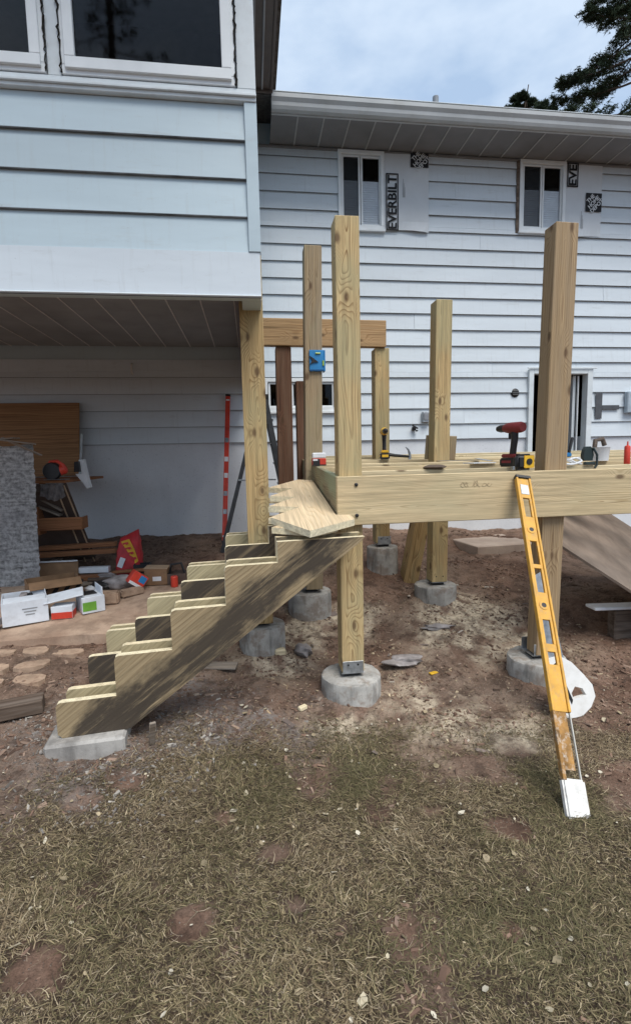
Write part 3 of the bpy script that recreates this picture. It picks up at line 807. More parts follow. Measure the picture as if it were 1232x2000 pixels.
# brown eave of the projecting room
box('eave_soffit', BX + .003, .345, 1.9, EY - .14, 5.50, 5.515, M_BROWN, house)
box('eave_fascia', .346, .375, 1.9, EY - .14, 5.49, 5.62, M_BROWN, house)
for xa in (.16, .25): box('soffit_groove_strip', xa, xa + .018, 1.9, EY - .145, 5.486, 5.4995, M_SOFD, house)
box('eave_end_board', BX + .003, .375, EY - .139, EY - .11, 5.47, 5.60, M_BROWN, house)
box('eave_soffit', -4.1, BX + .002, 1.9, OY - .06, 5.50, 5.515, M_BROWN, house)
link('roof', mesh('roof', [(-4.3, 1.85, 5.62), (.42, 1.85, 5.62), (.42, 8.5, 5.62), (-4.3, 8.5, 5.62), (-4.3, 1.85, 5.66), (.42, 1.85, 5.66), (.42, 8.5, 5.9), (-4.3, 8.5, 5.9)],
    [(3, 2, 1, 0), (4, 5, 6, 7), (0, 1, 5, 4), (1, 2, 6, 5), (2, 3, 7, 6), (3, 0, 4, 7)]), M_SHING, Matrix.Identity(4), house)

# printed sheets taped over the siding beside the upper windows
def sheet(name, label, x0, x1, z0, z1, word, wx0, wx1, wz0, wz1, lx0, lx1, lz0, lz1, wordz):
    t_ = thing(name, label, 'sheet', T((x0 + x1) / 2, WY - .03, z0))
    N_ = 10; M2 = 8
    vs = []; fs = []
    for a in range(N_ + 1):
        for b in range(M2 + 1):
            x = x0 + (x1 - x0) * a / N_; z = z0 + (z1 - z0) * b / M2
            bow = -.006 * math.sin(3 * x + 5 * z) ** 2 - (.012 * (1 + math.sin(9 * x)) if b == 0 else 0)
            vs.append((x, WY - .033 + bow * (0.3 if (a in (0, N_)) else 1), z + (.012 * math.sin(7 * x) if b == 0 else 0)))
    for a in range(N_):
        for b in range(M2):
            q = a * (M2 + 1) + b; fs.append((q, q + M2 + 1, q + M2 + 2, q + 1))
    bm = bmesh.new(); me_ = mesh('s', vs, fs); bm.from_mesh(me_); bpy.data.meshes.remove(me_)
    bmesh.ops.solidify(bm, geom=bm.faces[:], thickness=.003)
    link('sheet', bm2me('sheet', bm), M_SHEET, Matrix.Identity(4), t_)
    yk = WY - .047
    fr = .014
    bm = bmesh.new()
    for a, b, c_, d_ in ((wx0, wx0 + fr, wz0, wz1), (wx1 - fr, wx1, wz0, wz1), (wx0 + fr, wx1 - fr, wz1 - fr, wz1), (wx0 + fr, wx1 - fr, wz0, wz0 + fr)):
        bmbox(bm, b - a, .002, d_ - c_, T((a + b) / 2, yk, (c_ + d_) / 2))
    link('printed_border', bm2me('printed_border', bm), M_INK, Matrix.Identity(4), t_)
    tm = text_mesh(word, .158, .0036, .001, 0.98)
    xs_ = [v.co.x for v in tm.vertices]; Lw = max(xs_) - min(xs_)
    ys_ = [v.co.y for v in tm.vertices]; Lh = max(ys_) - min(ys_)
    sc = (wz1 - wz0 - 3 * fr) / Lw
    scy = (wx1 - wx0 - 3.2 * fr) / Lh
    tm.transform(Matrix.Translation((-(max(xs_) + min(xs_)) / 2, -(max(ys_) + min(ys_)) / 2, 0)))
    tm.transform(Matrix.Diagonal((sc, scy, 1, 1)))
    link('lettering', tm, M_INK, T((wx0 + wx1) / 2, yk, (wz0 + wz1) / 2) @ R(90, 'X') @ R(90, 'Z'), t_)
    box('printed_logo', lx0, lx1, yk - .001, yk + .001, lz0, lz1, M_INK, t_, bev=0)
    tm = text_mesh('THE\nHOME\nDEPOT', .074, .0012, .001, 0.95)
    link('lettering', tm, M_INKW, T((lx0 + lx1) / 2, yk - .0022, (lz0 + lz1) / 2) @ R(90, 'X') @ R(45, 'Z') @ Matrix.Scale(.82, 4, (0, 0, 0)) if False else T((lx0 + lx1) / 2, yk - .0022, (lz0 + lz1) / 2) @ R(90, 'X') @ R(45, 'Z'), t_)
    for q in range(3):
        box('printed_line', wx1 + .06 + .012 * q, wx1 + .064 + .012 * q, yk - .001, yk + .001, wordz + .05, wordz + .05 + .22 - .05 * q, plain('grey_ink', (.3, .31, .32), .6), t_, bev=0)
    return t_
sheet('printed_sheet', 'white sheet printed EVERBILT with black logo, beside the window above the tall front post', 1.802, 2.385, 4.392, 5.34, 'EVERBILT', 1.818, 1.98, 4.395, 5.08, 2.14, 2.376, 5.165, 5.335, 4.75)
sheet('printed_sheet', 'white sheet with cropped EVE lettering and black logo, beside the right-hand upper window', 4.288, 4.806, 4.405, 5.335, 'EVE', 4.292, 4.45, 5.03, 5.33, 4.57, 4.80, 4.73, 4.965, 4.46)

# ------------------------------------------------------------------ concrete piers with brackets
def pier(label, x, y, r, ztop, brk=True, bx=0.0, by=0.0):
    zb = g1(x, y) - 0.25
    t_ = thing('concrete_pier', label, 'pier', T(x, y, ztop), 'concrete piers under the deck')
    h_ = ztop - zb
    prof_ = [(0, -h_), (r * 1.02, -h_)] + [(r * (1.012 - .012 * q / 7), -h_ + (h_ - .014) * (q + 1) / 8) for q in range(8)] + [(r - .004, -.003), (r - .009, 0), (r * .6, .002), (r * .3, .003), (0, .003)]
    fm = lathe('footing', prof_, 44, smooth=32)
    for v in fm.vertices:
        rr_ = math.hypot(v.co.x, v.co.y)
        if rr_ > r * .8:
            a_ = math.atan2(v.co.y, v.co.x)
            k3 = 1 + .012 * math.sin(3 * a_ + x * 9) + random.uniform(-.006, .006) - (random.uniform(0, .03) if (v.co.z > -.02 and random.random() < .18) else 0)
            v.co.x *= k3; v.co.y *= k3; v.co.z += random.uniform(-.003, .003)
    link('footing', fm, M_CONC, T(x, y, ztop), t_)
    if brk:
        B = T(x + bx, y + by, ztop)
        pb = boxl('post_bracket', B, (0, 0, .030), (.142, .142, .004), M_STEEL, t_, .001)
        boxl('standoff', B, (0, 0, .015), (.10, .10, .024), M_BLK, pb, .002)
        for s_ in (-1, 1): boxl('bracket_plate', B, (0, s_ * .0745, .068), (.128, .003, .078), M_STEEL, pb, .001)
        for s_ in (-.03, .03): link('screw_head', lathe('screw', [(0, 0), (.006, 0), (.006, .003), (0, .004)], 8), M_BLK, B @ T(s_, -.0765, .085) @ R(90, 'X'), pb)
    return t_
pier('concrete pier carrying the tall front post, biggest and nearest of the round piers', .575, 2.90, .187, .155, bx=.0, by=.01)
pier('concrete pier under the rear post at the right, ringed with pale sawdust', 1.575, 4.08, .182, .375, bx=.01)
pier('concrete pier half hidden behind the stair stringers, left of the other one', .035, 3.46, .165, .325)
pier('concrete pier with metal bracket just right of the stringers\' shadowed underside', .46, 4.10, .185, .375, bx=.01)
pier('small concrete pier far back under the deck by the house', 1.245, 4.62, .15, .635)
pier('low concrete pier behind the yellow level at right', 1.835, 2.93, .185, .165)

# ------------------------------------------------------------------ deck frame
deck = thing('deck_frame', 'unfinished deck frame of treated lumber with joists and tall posts', 'deck', T(.5, 2.85, .2))
SL = 0.055
def dz(y): return 1.395 + SL * (y - 2.838)
board('rim_joist', (.487, 2.819, 1.25), (4.4, 2.819, 1.262), .288, .038, (0, 1, 0), M_PTB, deck)
board('side_joist', (.506, 2.8395, dz(2.84) - .145), (.506, 5.3, dz(5.3) - .145), .286, .038, (1, 0, 0), M_PTG, deck)
board('rear_joist', (.527, 5.28, dz(5.28) - .145), (4.4, 5.28, dz(5.28) - .145), .286, .038, (0, 1, 0), M_PTB, deck)
for y in (3.20, 3.58, 3.94, 4.34, 4.52, 4.90): board('joist', (.527, y, dz(y) - .145), (4.4, y, dz(y) - .145), .284, .038, (0, 1, 0), M_PTB, deck)
board('post', (.577, 2.913, .19), (.577, 2.913, 2.846), .138, .138, (1, 0, 0), M_PT, deck)
board('post', (1.857, 2.905, .20), (1.905, 2.905, 2.862), .118, .146, (1, 0, 0), M_OLDR, deck)
board('post', (.49, 4.05, .41), (.535, 4.05, 3.155), .138, .138, (1, 0, 0), M_OLDP, deck)
board('post', (1.585, 4.07, .41), (1.615, 4.07, 2.775), .138, .138, (1, 0, 0), M_PT, deck)
bolt = lathe('bolt_head', [(0, 0), (.011, 0), (.011, .006), (.006, .009), (0, .009)], 8)
for x, z in ((.60, 1.345), (.602, 1.165)): link('bolt_head', bolt, M_BLK, T(x, 2.7995, z) @ R(90, 'X'), deck)
pm_ = plain('pencil', (.36, .28, .18), .8, .1)
for q, (x, z, w2, h2) in enumerate(((1.26, 1.325, .05, .03), (1.33, 1.33, .035, .035), (1.40, 1.322, .05, .02))):
    pts = [(x + w2 * (t / 9 - .5) + .012 * math.sin(t * 2.1 + q), 2.7992, z + h2 * .6 * math.sin(t * 1.7 + q * 2)) for t in range(10)]
    link('pencil_mark', tubeme('pencil_mark', pts, .0011, 4), pm_, Matrix.Identity(4), deck)
# posts and beam behind the deck
bf = thing('beam_frame', 'tan beam set on a dark brown post and a pale post behind the deck', 'beam frame', T(.3, 4.65, .5))
board('beam', (.06, 4.60, 2.646), (1.28, 4.60, 2.638), .238, .075, (0, 1, 0), M_TAN, bf)
board('post', (.318, 4.66, .38), (.326, 4.66, 2.518), .14, .14, (1, 0, 0), M_BRN, bf)
board('post', (1.243, 4.66, .67), (1.247, 4.66, 2.515), .138, .138, (1, 0, 0), M_PT, bf)
o = board('short_post', (.505, 4.78, .40), (.505, 4.78, 2.235), .12, .12, (1, 0, 0), M_BRN); tag(o, 'short reddish brown post end standing between the dark post and the weathered one', 'post')
o = board('corner_post', (.037, 3.41, .36), (.033, 3.41, 2.925), .14, .152, (1, 0, 0), M_PT); tag(o, 'thick knotty timber post holding up the corner of the projecting room', 'post')
# leaning offcut below the deck
o = board('leaning_post', (1.47, 4.52, g1(1.47, 4.5) - .02), (1.60, 4.46, 1.05), .155, .14, (1, 0, 0), M_PT); tag(o, 'short knotty post offcut leaning behind the rear right deck post', 'post')

# ------------------------------------------------------------------ stair stringers
RUN, RISE = .278, .2045
ANG = math.atan2(RISE, RUN)
prof = [(0.02, .165), (.0, .185)]
z = .345; s = 0.0
for q in range(4):
    prof += [(s, z - .022), (s + .006, z - .006), (s + .022, z)]
    prof += [(s + RUN, z)]
    s += RUN; z += RISE
prof += [(s, 1.07), (1.60, 1.07), (1.585, 1.05), (.335, .165)]
ca_, sa_ = math.cos(ANG), math.sin(ANG)
cx_, cz_ = .75, .62
prl = [((a - cx_) * ca_ + (b - cz_) * sa_, -(a - cx_) * sa_ + (b - cz_) * ca_) for a, b in prof]
STR1 = prism('stringer', prl, .038, edge_mat=True); STR1.materials.append(M_STR); STR1.materials.append(M_CUT)
STR3 = prism('stringer', prl, .038, edge_mat=True); STR3.materials.append(M_STRD); STR3.materials.append(M_CUT)
STR2 = prism('stringer', prl, .038, edge_mat=True); STR2.materials.append(M_STRL); STR2.materials.append(M_CUT)
SD = math.radians(7)
lab = ['front stair stringer, dark stained with pale cut edges, nearest to the lawn', 'second stair stringer, set close behind the dark front one', 'middle stair stringer with dark stained face', 'pale stair stringer, second from the house', 'rear stair stringer, nearest to the house']
for q, (y, me_) in enumerate(((2.43, STR1), (2.565, STR2), (2.985, STR3), (3.43, STR2), (3.52, STR2))):
    x = (-.985, -.985, -1.01, -1.03, -1.03)[q]
    M = T(x, y, (0, .003, .010, .010, .012)[q]) @ R(7, 'Z') @ T(cx_, 0, cz_) @ Matrix.Rotation(-ANG, 4, 'Y')
    o = link('stair_stringer', me_, None, M); tag(o, lab[q], 'stringer', 'stair stringers')
# another stringer lying flat across the tops
fc = (.33, 2.60)
def saw_board(name, pl, t, zc, tilt, label):
    fl_ = prism(name, [(b - fc[1], -(a - fc[0])) for a, b in pl], t, edge_mat=True, axis='Z'); fl_.materials.append(M_FLAT); fl_.materials.append(M_CUT)
    o_ = link('flat_stringer', fl_, None, T(fc[0], fc[1], zc) @ R(tilt, 'X') @ R(90, 'Z')); tag(o_, label, 'stringer', 'stringers lying flat on the stair')
saw_board('flat_stringer', [(.29, 2.50), (.565, 2.69), (.56, 2.785), (.476, 2.80), (.474, 3.86), (.36, 3.90), (.118, 3.62), (.29, 3.57), (.118, 3.34), (.29, 3.29), (.10, 3.06), (.285, 3.01), (.10, 2.79)], .038, 1.126, 8.6, 'pale sawtooth stringer lying flat on top of the stair against the deck')
saw_board('lower_flat_stringer', [(.33, 2.62), (.47, 2.70), (.468, 3.74), (.35, 3.78), (.112, 3.49), (.27, 3.45), (.10, 3.22), (.27, 3.17), (.09, 2.93), (.27, 2.88), (.10, 2.72)], .036, 1.092, 7.6, 'second sawtooth stringer lying flat just beneath the top one')
o = link('prop_block', boxme(.20, .09, .10, .004, 'prop'), M_PT, T(.32, 3.66, 1.135)); tag(o, 'short lumber block propping up the flat sawtooth stringers', 'block')
# pad under the stair
me_ = boxme(.37, 1.32, .15, .012, 'pad')
o = link('stair_pad', me_, M_PAD, T(-.905, 3.02, .088) @ R(5, 'Z')); tag(o, 'narrow concrete pad under the feet of the stair stringers', 'concrete pad')

# ------------------------------------------------------------------ things under the overhang
def rbox(sx, sy, sz, bev, seg=2):
    bm = bmesh.new(); r = bmesh.ops.create_cube(bm, size=1.0)
    bmesh.ops.scale(bm, vec=(sx, sy, sz), verts=r['verts'])
    bmesh.ops.bevel(bm, geom=bm.edges[:], offset=bev, segments=seg, affect='EDGES')
    return bm2me('rounded_box', bm, 40)
def openbox(t_, B, sx, sy, sz, mat, th=.006, lean=0.0):
    """carton without a lid: floor and four walls, each a panel"""
    boxl('floor_panel', B, (0, 0, th / 2), (sx, sy, th), mat, t_, .001)
    boxl('side_panel', B, (0, -sy / 2 + th / 2, sz / 2 + th), (sx, th, sz), mat, t_, .001)
    boxl('side_panel', B, (0, sy / 2 - th / 2, sz / 2 + th), (sx, th, sz), mat, t_, .001)
    for s_ in (-1, 1): boxl('side_panel', B, (s_ * (sx / 2 - th / 2), 0, sz / 2 + th), (th, sy - 2 * th - .001, sz), mat, t_, .001)

# workbench with plywood on it
wb = thing('workbench', 'rough timber workbench behind the mottled grey sheet', 'workbench', T(-2.4, 5.6, .45))
boxl('bench_top', T(-2.35, 5.62, 1.335), (0, 0, 0), (1.14, 1.24, .028), M_RED, wb)
for x, y in ((-2.85, 5.1), (-2.35, 5.9), (-2.85, 6.1)): board('leg', (x, y, g1(x, y) - .02), (x, y, 1.32), .09, .04, (1, 0, 0), M_RED, wb)
board('brace', (-2.88, 5.06, 1.27), (-1.82, 5.06, 1.27), .09, .036, (0, 1, 0), M_DKW, wb)
o = board('plywood_sheet', (-3.4, 6.30, 1.80), (-2.045, 6.30, 1.80), .90, .018, (0, 1, -.22), M_PLY); tag(o, 'orange brown plywood sheet standing on the workbench against the house', 'plywood')
o = board('trim_strip', (-2.045, 6.215, 1.351), (-2.035, 6.36, 1.86), .05, .016, (1, 0, 0), M_TRIM); tag(o, 'white painted trim strip beside the plywood sheet', 'trim strip')
o = board('hardboard_panel', (-1.98, 5.50, .46), (-2.06, 5.04, 1.30), .56, .01, (0, .87, .5), M_HARD); tag(o, 'dark brown hardboard panel leaning under the workbench', 'panel')
for x0, x1, lb in ((-1.79, -1.87, 'thin pale batten leaning in front of the dark panel, the left one'), (-1.70, -1.79, 'thin pale batten leaning along the right edge of the dark panel')):
    o = board('batten', (x0, 5.43, .46), (x1, 4.98, 1.30), .018, .012, (1, 0, 0), M_CARDL); tag(o, lb, 'batten', 'leaning battens')
# mottled sheet at the left edge
bm = bmesh.new()
rows, cols = 60, 14
gv = {}
for a in range(rows + 1):
    for b in range(cols + 1):
        x = -.45 + .9 * b / cols; z = 1.30 * a / rows
        edge_ = (random.uniform(-.012, .012) if a in (0, rows) else 0)
        gv[a, b] = bm.verts.new((x + (random.uniform(-.006, .006) if b in (0, cols) else 0), -.003 * math.sin(a * math.pi * .72) + .004 * math.sin(b * 1.7 + a * .2) + random.uniform(-.0015, .0015), z + edge_))
for a in range(rows):
    for b in range(cols): bm.faces.new((gv[a, b], gv[a, b + 1], gv[a + 1, b + 1], gv[a + 1, b]))
bmesh.ops.solidify(bm, geom=bm.faces[:], thickness=.03)
o = link('mottled_sheet', bm2me('mottled_sheet', bm, 60), M_MOTT, T(-2.425, 4.74, .385) @ R(-4, 'X')); tag(o, 'mottled grey ribbed sheet standing on edge at the left', 'sheet')
for q, (x, y, z, a, b, L) in enumerate(((-2.12, 4.70, 1.715, 8, 20, .42), (-2.28, 4.73, 1.725, -3, -15, .5), (-2.05, 4.78, 1.665, 28, 35, .34))):
    o = link('bark_strip', boxme(L, .09, .012, .003, 'bark'), M_GRYW, T(x, y, z) @ R(b, 'Z') @ R(a, 'Y'))
    tag(o, ('grey brown board scrap on top of the mottled sheet, the middle one', 'grey brown board scrap on top of the mottled sheet, farthest left', 'grey brown board scrap sliding off the right of the mottled sheet')[q], 'board scrap', 'scraps on the mottled sheet')
o = link('foam_block', rbox(.10, .06, .07, .008), M_WHT, T(-2.26, 4.62, 1.80)); tag(o, 'small white block on top of the mottled sheet', 'block')
# red power tool on the bench
t_ = thing('power_saw', 'red and black power saw on the workbench edge', 'power tool', T(-1.87, 5.05, 1.349))
link('blade_guard', lathe('blade_guard', [(0, -.03), (.075, -.03), (.085, -.015), (.085, .015), (.075, .03), (0, .03)], 20), M_BLK, T(-1.89, 5.0, 1.435) @ R(90, 'X'), t_)
link('motor_housing', lathe('motor_housing', [(0, -.08), (.035, -.08), (.048, -.06), (.05, .04), (.04, .06), (0, .06)], 16), M_REDP, T(-1.83, 5.02, 1.44) @ R(70, 'Y'), t_)
link('handle', tubeme('handle', [(-1.94, 5.0, 1.46), (-1.90, 5.0, 1.525), (-1.84, 5.0, 1.53), (-1.79, 5.0, 1.49), (-1.78, 5.0, 1.44)], .017), M_REDP, Matrix.Identity(4), t_)
boxl('base_plate', T(-1.86, 5.02, 1.355), (0, 0, 0), (.2, .13, .006), M_STEEL, t_)
# crumpled cloth hanging from the bench
bm = bmesh.new()
cv = {}
for a in range(13):
    for b in range(9):
        x = -.11 + .22 * a / 12; z = -.17 * b / 8 * (1 - .35 * abs(a - 7) / 7)
        cv[a, b] = bm.verts.new((x, .02 * math.sin(a * 1.9 + b * .5) + random.uniform(-.008, .008) - .01 * b / 8, z + random.uniform(-.006, .006)))
for a in range(12):
    for b in range(8): bm.faces.new((cv[a, b], cv[a + 1, b], cv[a + 1, b + 1], cv[a, b + 1]))
bmesh.ops.solidify(bm, geom=bm.faces[:], thickness=.004)
o = link('hanging_cloth', bm2me('hanging_cloth', bm, 60), M_CLOTH, T(-1.89, 4.965, 1.315)); tag(o, 'crumpled grey cloth hanging below the workbench edge', 'cloth')
# black and white bent gutter piece
t_ = thing('gutter_offcut', 'bent white gutter offcut with black inside, hooked on the bench corner', 'gutter offcut', T(-1.68, 5.3, 1.25))
link('bent_sheet', prism('bent_sheet', [(-.035, .14), (.01, .145), (.03, .0), (.055, -.14), (.03, -.15), (-.06, -.02), (-.075, .0), (-.01, .0)], .08), M_WHT, T(-1.69, 5.28, 1.40), t_)
link('inner_liner', prism('inner_liner', [(-.05, .12), (-.012, .125), (-.005, .02), (-.06, .02)], .06), M_BLK, T(-1.70, 5.22, 1.40), t_)
# open drawer and timber under the bench
t_ = thing('wooden_drawer', 'reddish wooden drawer jutting out under the workbench', 'drawer', T(-1.9, 5.1, .85))
boxl('front_panel', T(-1.885, 5.08, .915), (0, 0, 0), (.40, .016, .125), M_RED, t_)
boxl('end_panel', T(-1.684, 5.16, .915), (0, 0, 0), (.016, .17, .12), M_RED, t_)
boxl('end_panel', T(-2.09, 5.16, .95), (0, 0, 0), (.02, .17, .28), M_RED, t_)
boxl('floor_panel', T(-1.885, 5.17, .858), (0, 0, 0), (.38, .15, .008), M_RED, t_)
for q, (z, x, a) in enumerate(((1.10, -1.97, 32), (1.04, -2.0, 26))):
    o = link('board_offcut', boxme(.22, .09, .02, .003, 'off'), M_GRYW, T(x, 5.16, z) @ R(a, 'Y')); tag(o, ('board offcut slanting above the drawer, upper of two', 'board offcut slanting above the drawer, lower of two')[q], 'offcut', 'offcuts in the drawer')
for q, (x0, x1, y, z, mt_) in enumerate(((-2.3, -1.40, 5.12, .60, M_RED), (-2.15, -1.42, 5.22, .655, M_RED), (-2.35, -1.66, 5.3, .54, M_DKW))):
    o = board('lumber_piece', (x0, y, z), (x1, y + .05, z + .012), .045, .09, (0, 1, 0), mt_); tag(o, ('reddish brown plank lying under the workbench, the front one', 'reddish brown plank under the workbench, on top of the front one', 'dark plank lying under the workbench behind the reddish ones')[q], 'plank', 'planks under the workbench')
for x in (-2.2, -1.55): 
    pass
o = board('bearer_block', (-1.95, 5.0, .515), (-1.95, 5.5, .53), .09, .09, (1, 0, 0), M_DKW); tag(o, 'dark timber bearer carrying the planks under the workbench', 'timber')
t_ = thing('shelf_board', 'brown shelf board with a white front edge on the patio', 'shelf board', T(-1.87, 4.9, .42))
boxl('panel', T(-1.87, 4.90, .495), (0, 0, 0), (.37, .012, .15), M_CARD, t_, rot=R(-8, 'X'))
boxl('edge_strip', T(-1.87, 4.888, .577), (0, 0, 0), (.372, .02, .012), M_WHT, t_)
o = link('foam_strip', boxme(.29, .07, .055, .004, 'foam'), M_WHT, T(-1.55, 4.93, pz(4.93) + .065) @ R(-3, 'Z')); tag(o, 'white foam strip lying behind the cardboard box', 'foam strip')
o = link('plank_offcut', boxme(.36, .1, .04, .003, 'plk'), M_RED, T(-1.6, 4.83, pz(4.83) + .02)); tag(o, 'reddish plank offcut under the white foam strip', 'offcut')
# cartons
t_ = thing('cardboard_box', 'open brown cardboard box with black slanted stripes inside', 'box', T(-1.70, 4.40, pz(4.4)))
B = T(-1.74, 4.42, pz(4.42)) @ R(28, 'Z')
openbox(t_, B, .40, .30, .15, M_CARD)
boxl('flap', B, (0, -.20, .15), (.39, .10, .005), M_CARD, t_, .001, rot=R(28, 'X'))
for q in range(5): boxl('stripe', B, (-.17 + .085 * q, -.157, .085), (.03, .003, .15), M_INK, t_, .0, rot=R(32, 'Y'))
t_ = thing('white_box', 'white open carton filled with dark scraps at the front of the patio', 'box', T(-1.74, 3.93, pz(3.93)))
B = T(-1.775, 3.96, pz(3.96)) @ R(24, 'Z')
openbox(t_, B, .30, .36, .165, M_WCARD, .008)
boxl('lid_flap', B, (0, -.10, .172), (.28, .14, .004), M_WCARD, t_, .001, rot=R(4, 'X'))
for q in range(3): boxl('printed_line', B, (.03, -.1815, .115 - .022 * q), (.10 - .02 * q, .002, .008), plain('grey_ink', (.3, .31, .32), .6), t_, 0)
for q in range(3):
    M_ = B @ T(random.uniform(-.08, .08), random.uniform(.0, .12), .12 + random.uniform(0, .05)) @ R(random.uniform(0, 90), 'Z') @ R(random.uniform(-40, 40), 'X')
    o = link('metal_scrap', boxme(.09, .05, .03, .006, 'scr'), M_BLK if q % 2 else M_BAGP, M_); tag(o, ('grey scrap inside the white open carton', 'black scrap inside the white open carton', 'grey scrap half under the black one in the white open carton')[q], 'scrap', 'scraps in the white carton')
# white tray box over a red and a green carton
t_ = thing('red_carton', 'small red and white carton under the tilted white panel', 'box', T(-1.48, 3.93, pz(3.93)))
B = T(-1.485, 3.935, pz(3.93)) @ R(6, 'Z')
boxl('carton_body', B, (0, 0, .05), (.15, .12, .10), M_WCARD, t_)
boxl('red_print', B, (0, -.0615, .028), (.146, .002, .05), M_REDP, t_, 0); boxl('red_print', B, (.0755, 0, .028), (.002, .116, .05), M_REDP, t_, 0)
t_ = thing('green_carton', 'white carton with green print beside the red one', 'box', T(-1.31, 4.03, pz(4.0)))
B = T(-1.325, 4.06, pz(4.05)) @ R(30, 'Z')
boxl('carton_body', B, (0, 0, .065), (.17, .22, .13), M_WCARD, t_)
boxl('green_print', B, (-.03, -.1115, .055), (.10, .002, .07), M_GREEN, t_, 0)
boxl('lid_flap', B, (.07, 0, .16), (.006, .22, .07), M_WCARD, t_, .001)
boxl('dark_contents', B, (.0, .02, .134), (.10, .12, .006), M_BLK, t_)
o = link('foam_sheet', boxme(.28, .19, .012, .004, 'wpan'), M_WCARD, T(-1.49, 3.97, .478) @ R(18, 'Z') @ R(-8, 'Y') @ R(6, 'X')); tag(o, 'flat white foam sheet resting on the red and green cartons', 'foam sheet')
o = link('dark_bag', rbox(.16, .18, .15, .05, 3), M_BAGP, T(-1.93, 3.72, pz(3.72) + .07)); tag(o, 'dark plastic bag at the left edge beside the white carton', 'bag')
# paving blocks
o = link('paving_block', rbox(.14, .11, .10, .012), M_PAVER, T(-1.20, 4.17, pz(4.17) + .05) @ R(4, 'Z')); tag(o, 'tan paving block standing beside the green carton', 'block')
o = link('paving_block', rbox(.20, .09, .06, .01), M_PAVER, T(-1.07, 4.33, pz(4.33) + .032) @ R(38, 'Z')); tag(o, 'reddish paving block lying turned behind the tan one', 'block')
# grey plastic bag heap
def lump(name, mat, M, r, sq, seed, label, cat, amp=.3, sub=3):
    bm = bmesh.new(); bmesh.ops.create_icosphere(bm, subdivisions=sub, radius=1.0)
    rr = random.Random(seed); ks = [(rr.uniform(1, 4), rr.uniform(1, 4), rr.uniform(1, 4), rr.uniform(0, 6)) for _ in range(5)]
    for v in bm.verts:
        d = sum(math.sin(a * v.co.x * 1.7 + b * v.co.y * 1.7 + c2 * v.co.z * 1.7 + p) for a, b, c2, p in ks) / 5
        v.co *= 1 + amp * d + rr.uniform(-.03, .03)
        v.co.x *= r * sq[0]; v.co.y *= r * sq[1]; v.co.z *= r * sq[2]
    o_ = link(name, bm2me(name, bm, 50), mat, M)
    if label: tag(o_, label, cat)
    return o_
lump('plastic_bag', M_BAGP, T(-1.20, 4.55, pz(4.55) + .05), .1, (1.5, 1.0, .65), 3, 'crumpled grey plastic bag on the patio behind the paving blocks', 'bag')
lump('black_pouch', M_BLK, T(-1.36, 4.56, pz(4.56) + .03), .08, (1.5, 1, .5), 5, 'black tool pouch beside the crumpled grey bag', 'pouch')
lump('white_rag', M_WHT, T(-1.46, 4.50, pz(4.5) + .02), .045, (1.1, 1, .6), 6, 'small white rag in front of the white foam strip', 'rag')
t_ = thing('small_carton', 'small red, blue and white carton tipped over on the grey bag', 'box', T(-1.03, 4.46, pz(4.46)))
B = T(-1.04, 4.44, pz(4.44) + .105) @ R(25, 'Z') @ R(38, 'Y')
boxl('carton_body', B, (0, 0, 0), (.14, .10, .12), M_REDP, t_); boxl('blue_print', B, (.03, -.0515, .02), (.06, .002, .06), M_BLUE, t_, 0); boxl('white_print', B, (.0, -.052, -.045), (.13, .002, .025), M_WHT, t_, 0)
t_ = thing('brown_carton', 'closed brown carton with a small white label', 'box', T(-.90, 4.62, pz(4.6)))
boxl('carton_body', T(-.90, 4.62, pz(4.62) + .075), (0, 0, 0), (.20, .16, .15), M_CARD, t_); boxl('paper_label', T(-.89, 4.5385, pz(4.62) + .06), (0, 0, 0), (.075, .002, .04), M_WHT, t_, 0); boxl('lid_panel', T(-.90, 4.62, pz(4.62) + .153), (0, 0, 0), (.21, .17, .006), M_CARDL, t_, rot=R(3, 'Y'))
t_ = thing('tool_caddy', 'dark tool caddy with a red can beside the brown carton', 'caddy', T(-.72, 4.62, pz(4.6)))
openbox(t_, T(-.72, 4.62, pz(4.62)), .17, .15, .09, M_HARD)
link('red_can', lathe('red_can', [(0, 0), (.03, 0), (.032, .005), (.032, .09), (.026, .098), (0, .098)], 16), M_REDP, T(-.73, 4.5, pz(4.5)), t_)
link('caddy_handle', tubeme('caddy_handle', [(-.79, 4.62, pz(4.62) + .08), (-.77, 4.62, pz(4.62) + .17), (-.68, 4.62, pz(4.62) + .18), (-.65, 4.62, pz(4.62) + .08)], .012), M_BLK, Matrix.Identity(4), t_)
t_ = thing('black_tray', 'small black tray beside the red bag', 'tray', T(-1.08, 4.9, pz(4.9)))
openbox(t_, T(-1.085, 4.88, pz(4.88) + .001), .15, .11, .11, M_BLK)
for q, (x, y, z, L_, a, b, mt_, lb) in enumerate(((-1.33, 4.72, .03, .42, 12, 4, M_DKW, 'dark board scrap lying behind the crumpled grey bag'), (-1.18, 4.80, .075, .36, -14, -5, M_RED, 'reddish board scrap lying across the dark one by the red bag'), (-1.52, 4.66, .02, .30, 30, 0, M_GRYW, 'grey board scrap lying beside the cardboard box'), (-.98, 4.83, .03, .30, 20, 6, M_DKW, 'dark board scrap lying between the black tray and brown carton'))):
    o = link('scrap_board', boxme(L_, .07, .022, .003, 'sb%d' % q), mt_, T(x, y, pz(y) + z) @ R(a, 'Z') @ R(b, 'Y')); tag(o, lb, 'board scrap', 'board scraps on the patio')
lump('brown_rag', M_CLOTH, T(-1.40, 4.80, pz(4.8) + .03), .06, (1.4, 1, .6), 45, 'brown rag heaped beside the white foam strip', 'rag', .4)
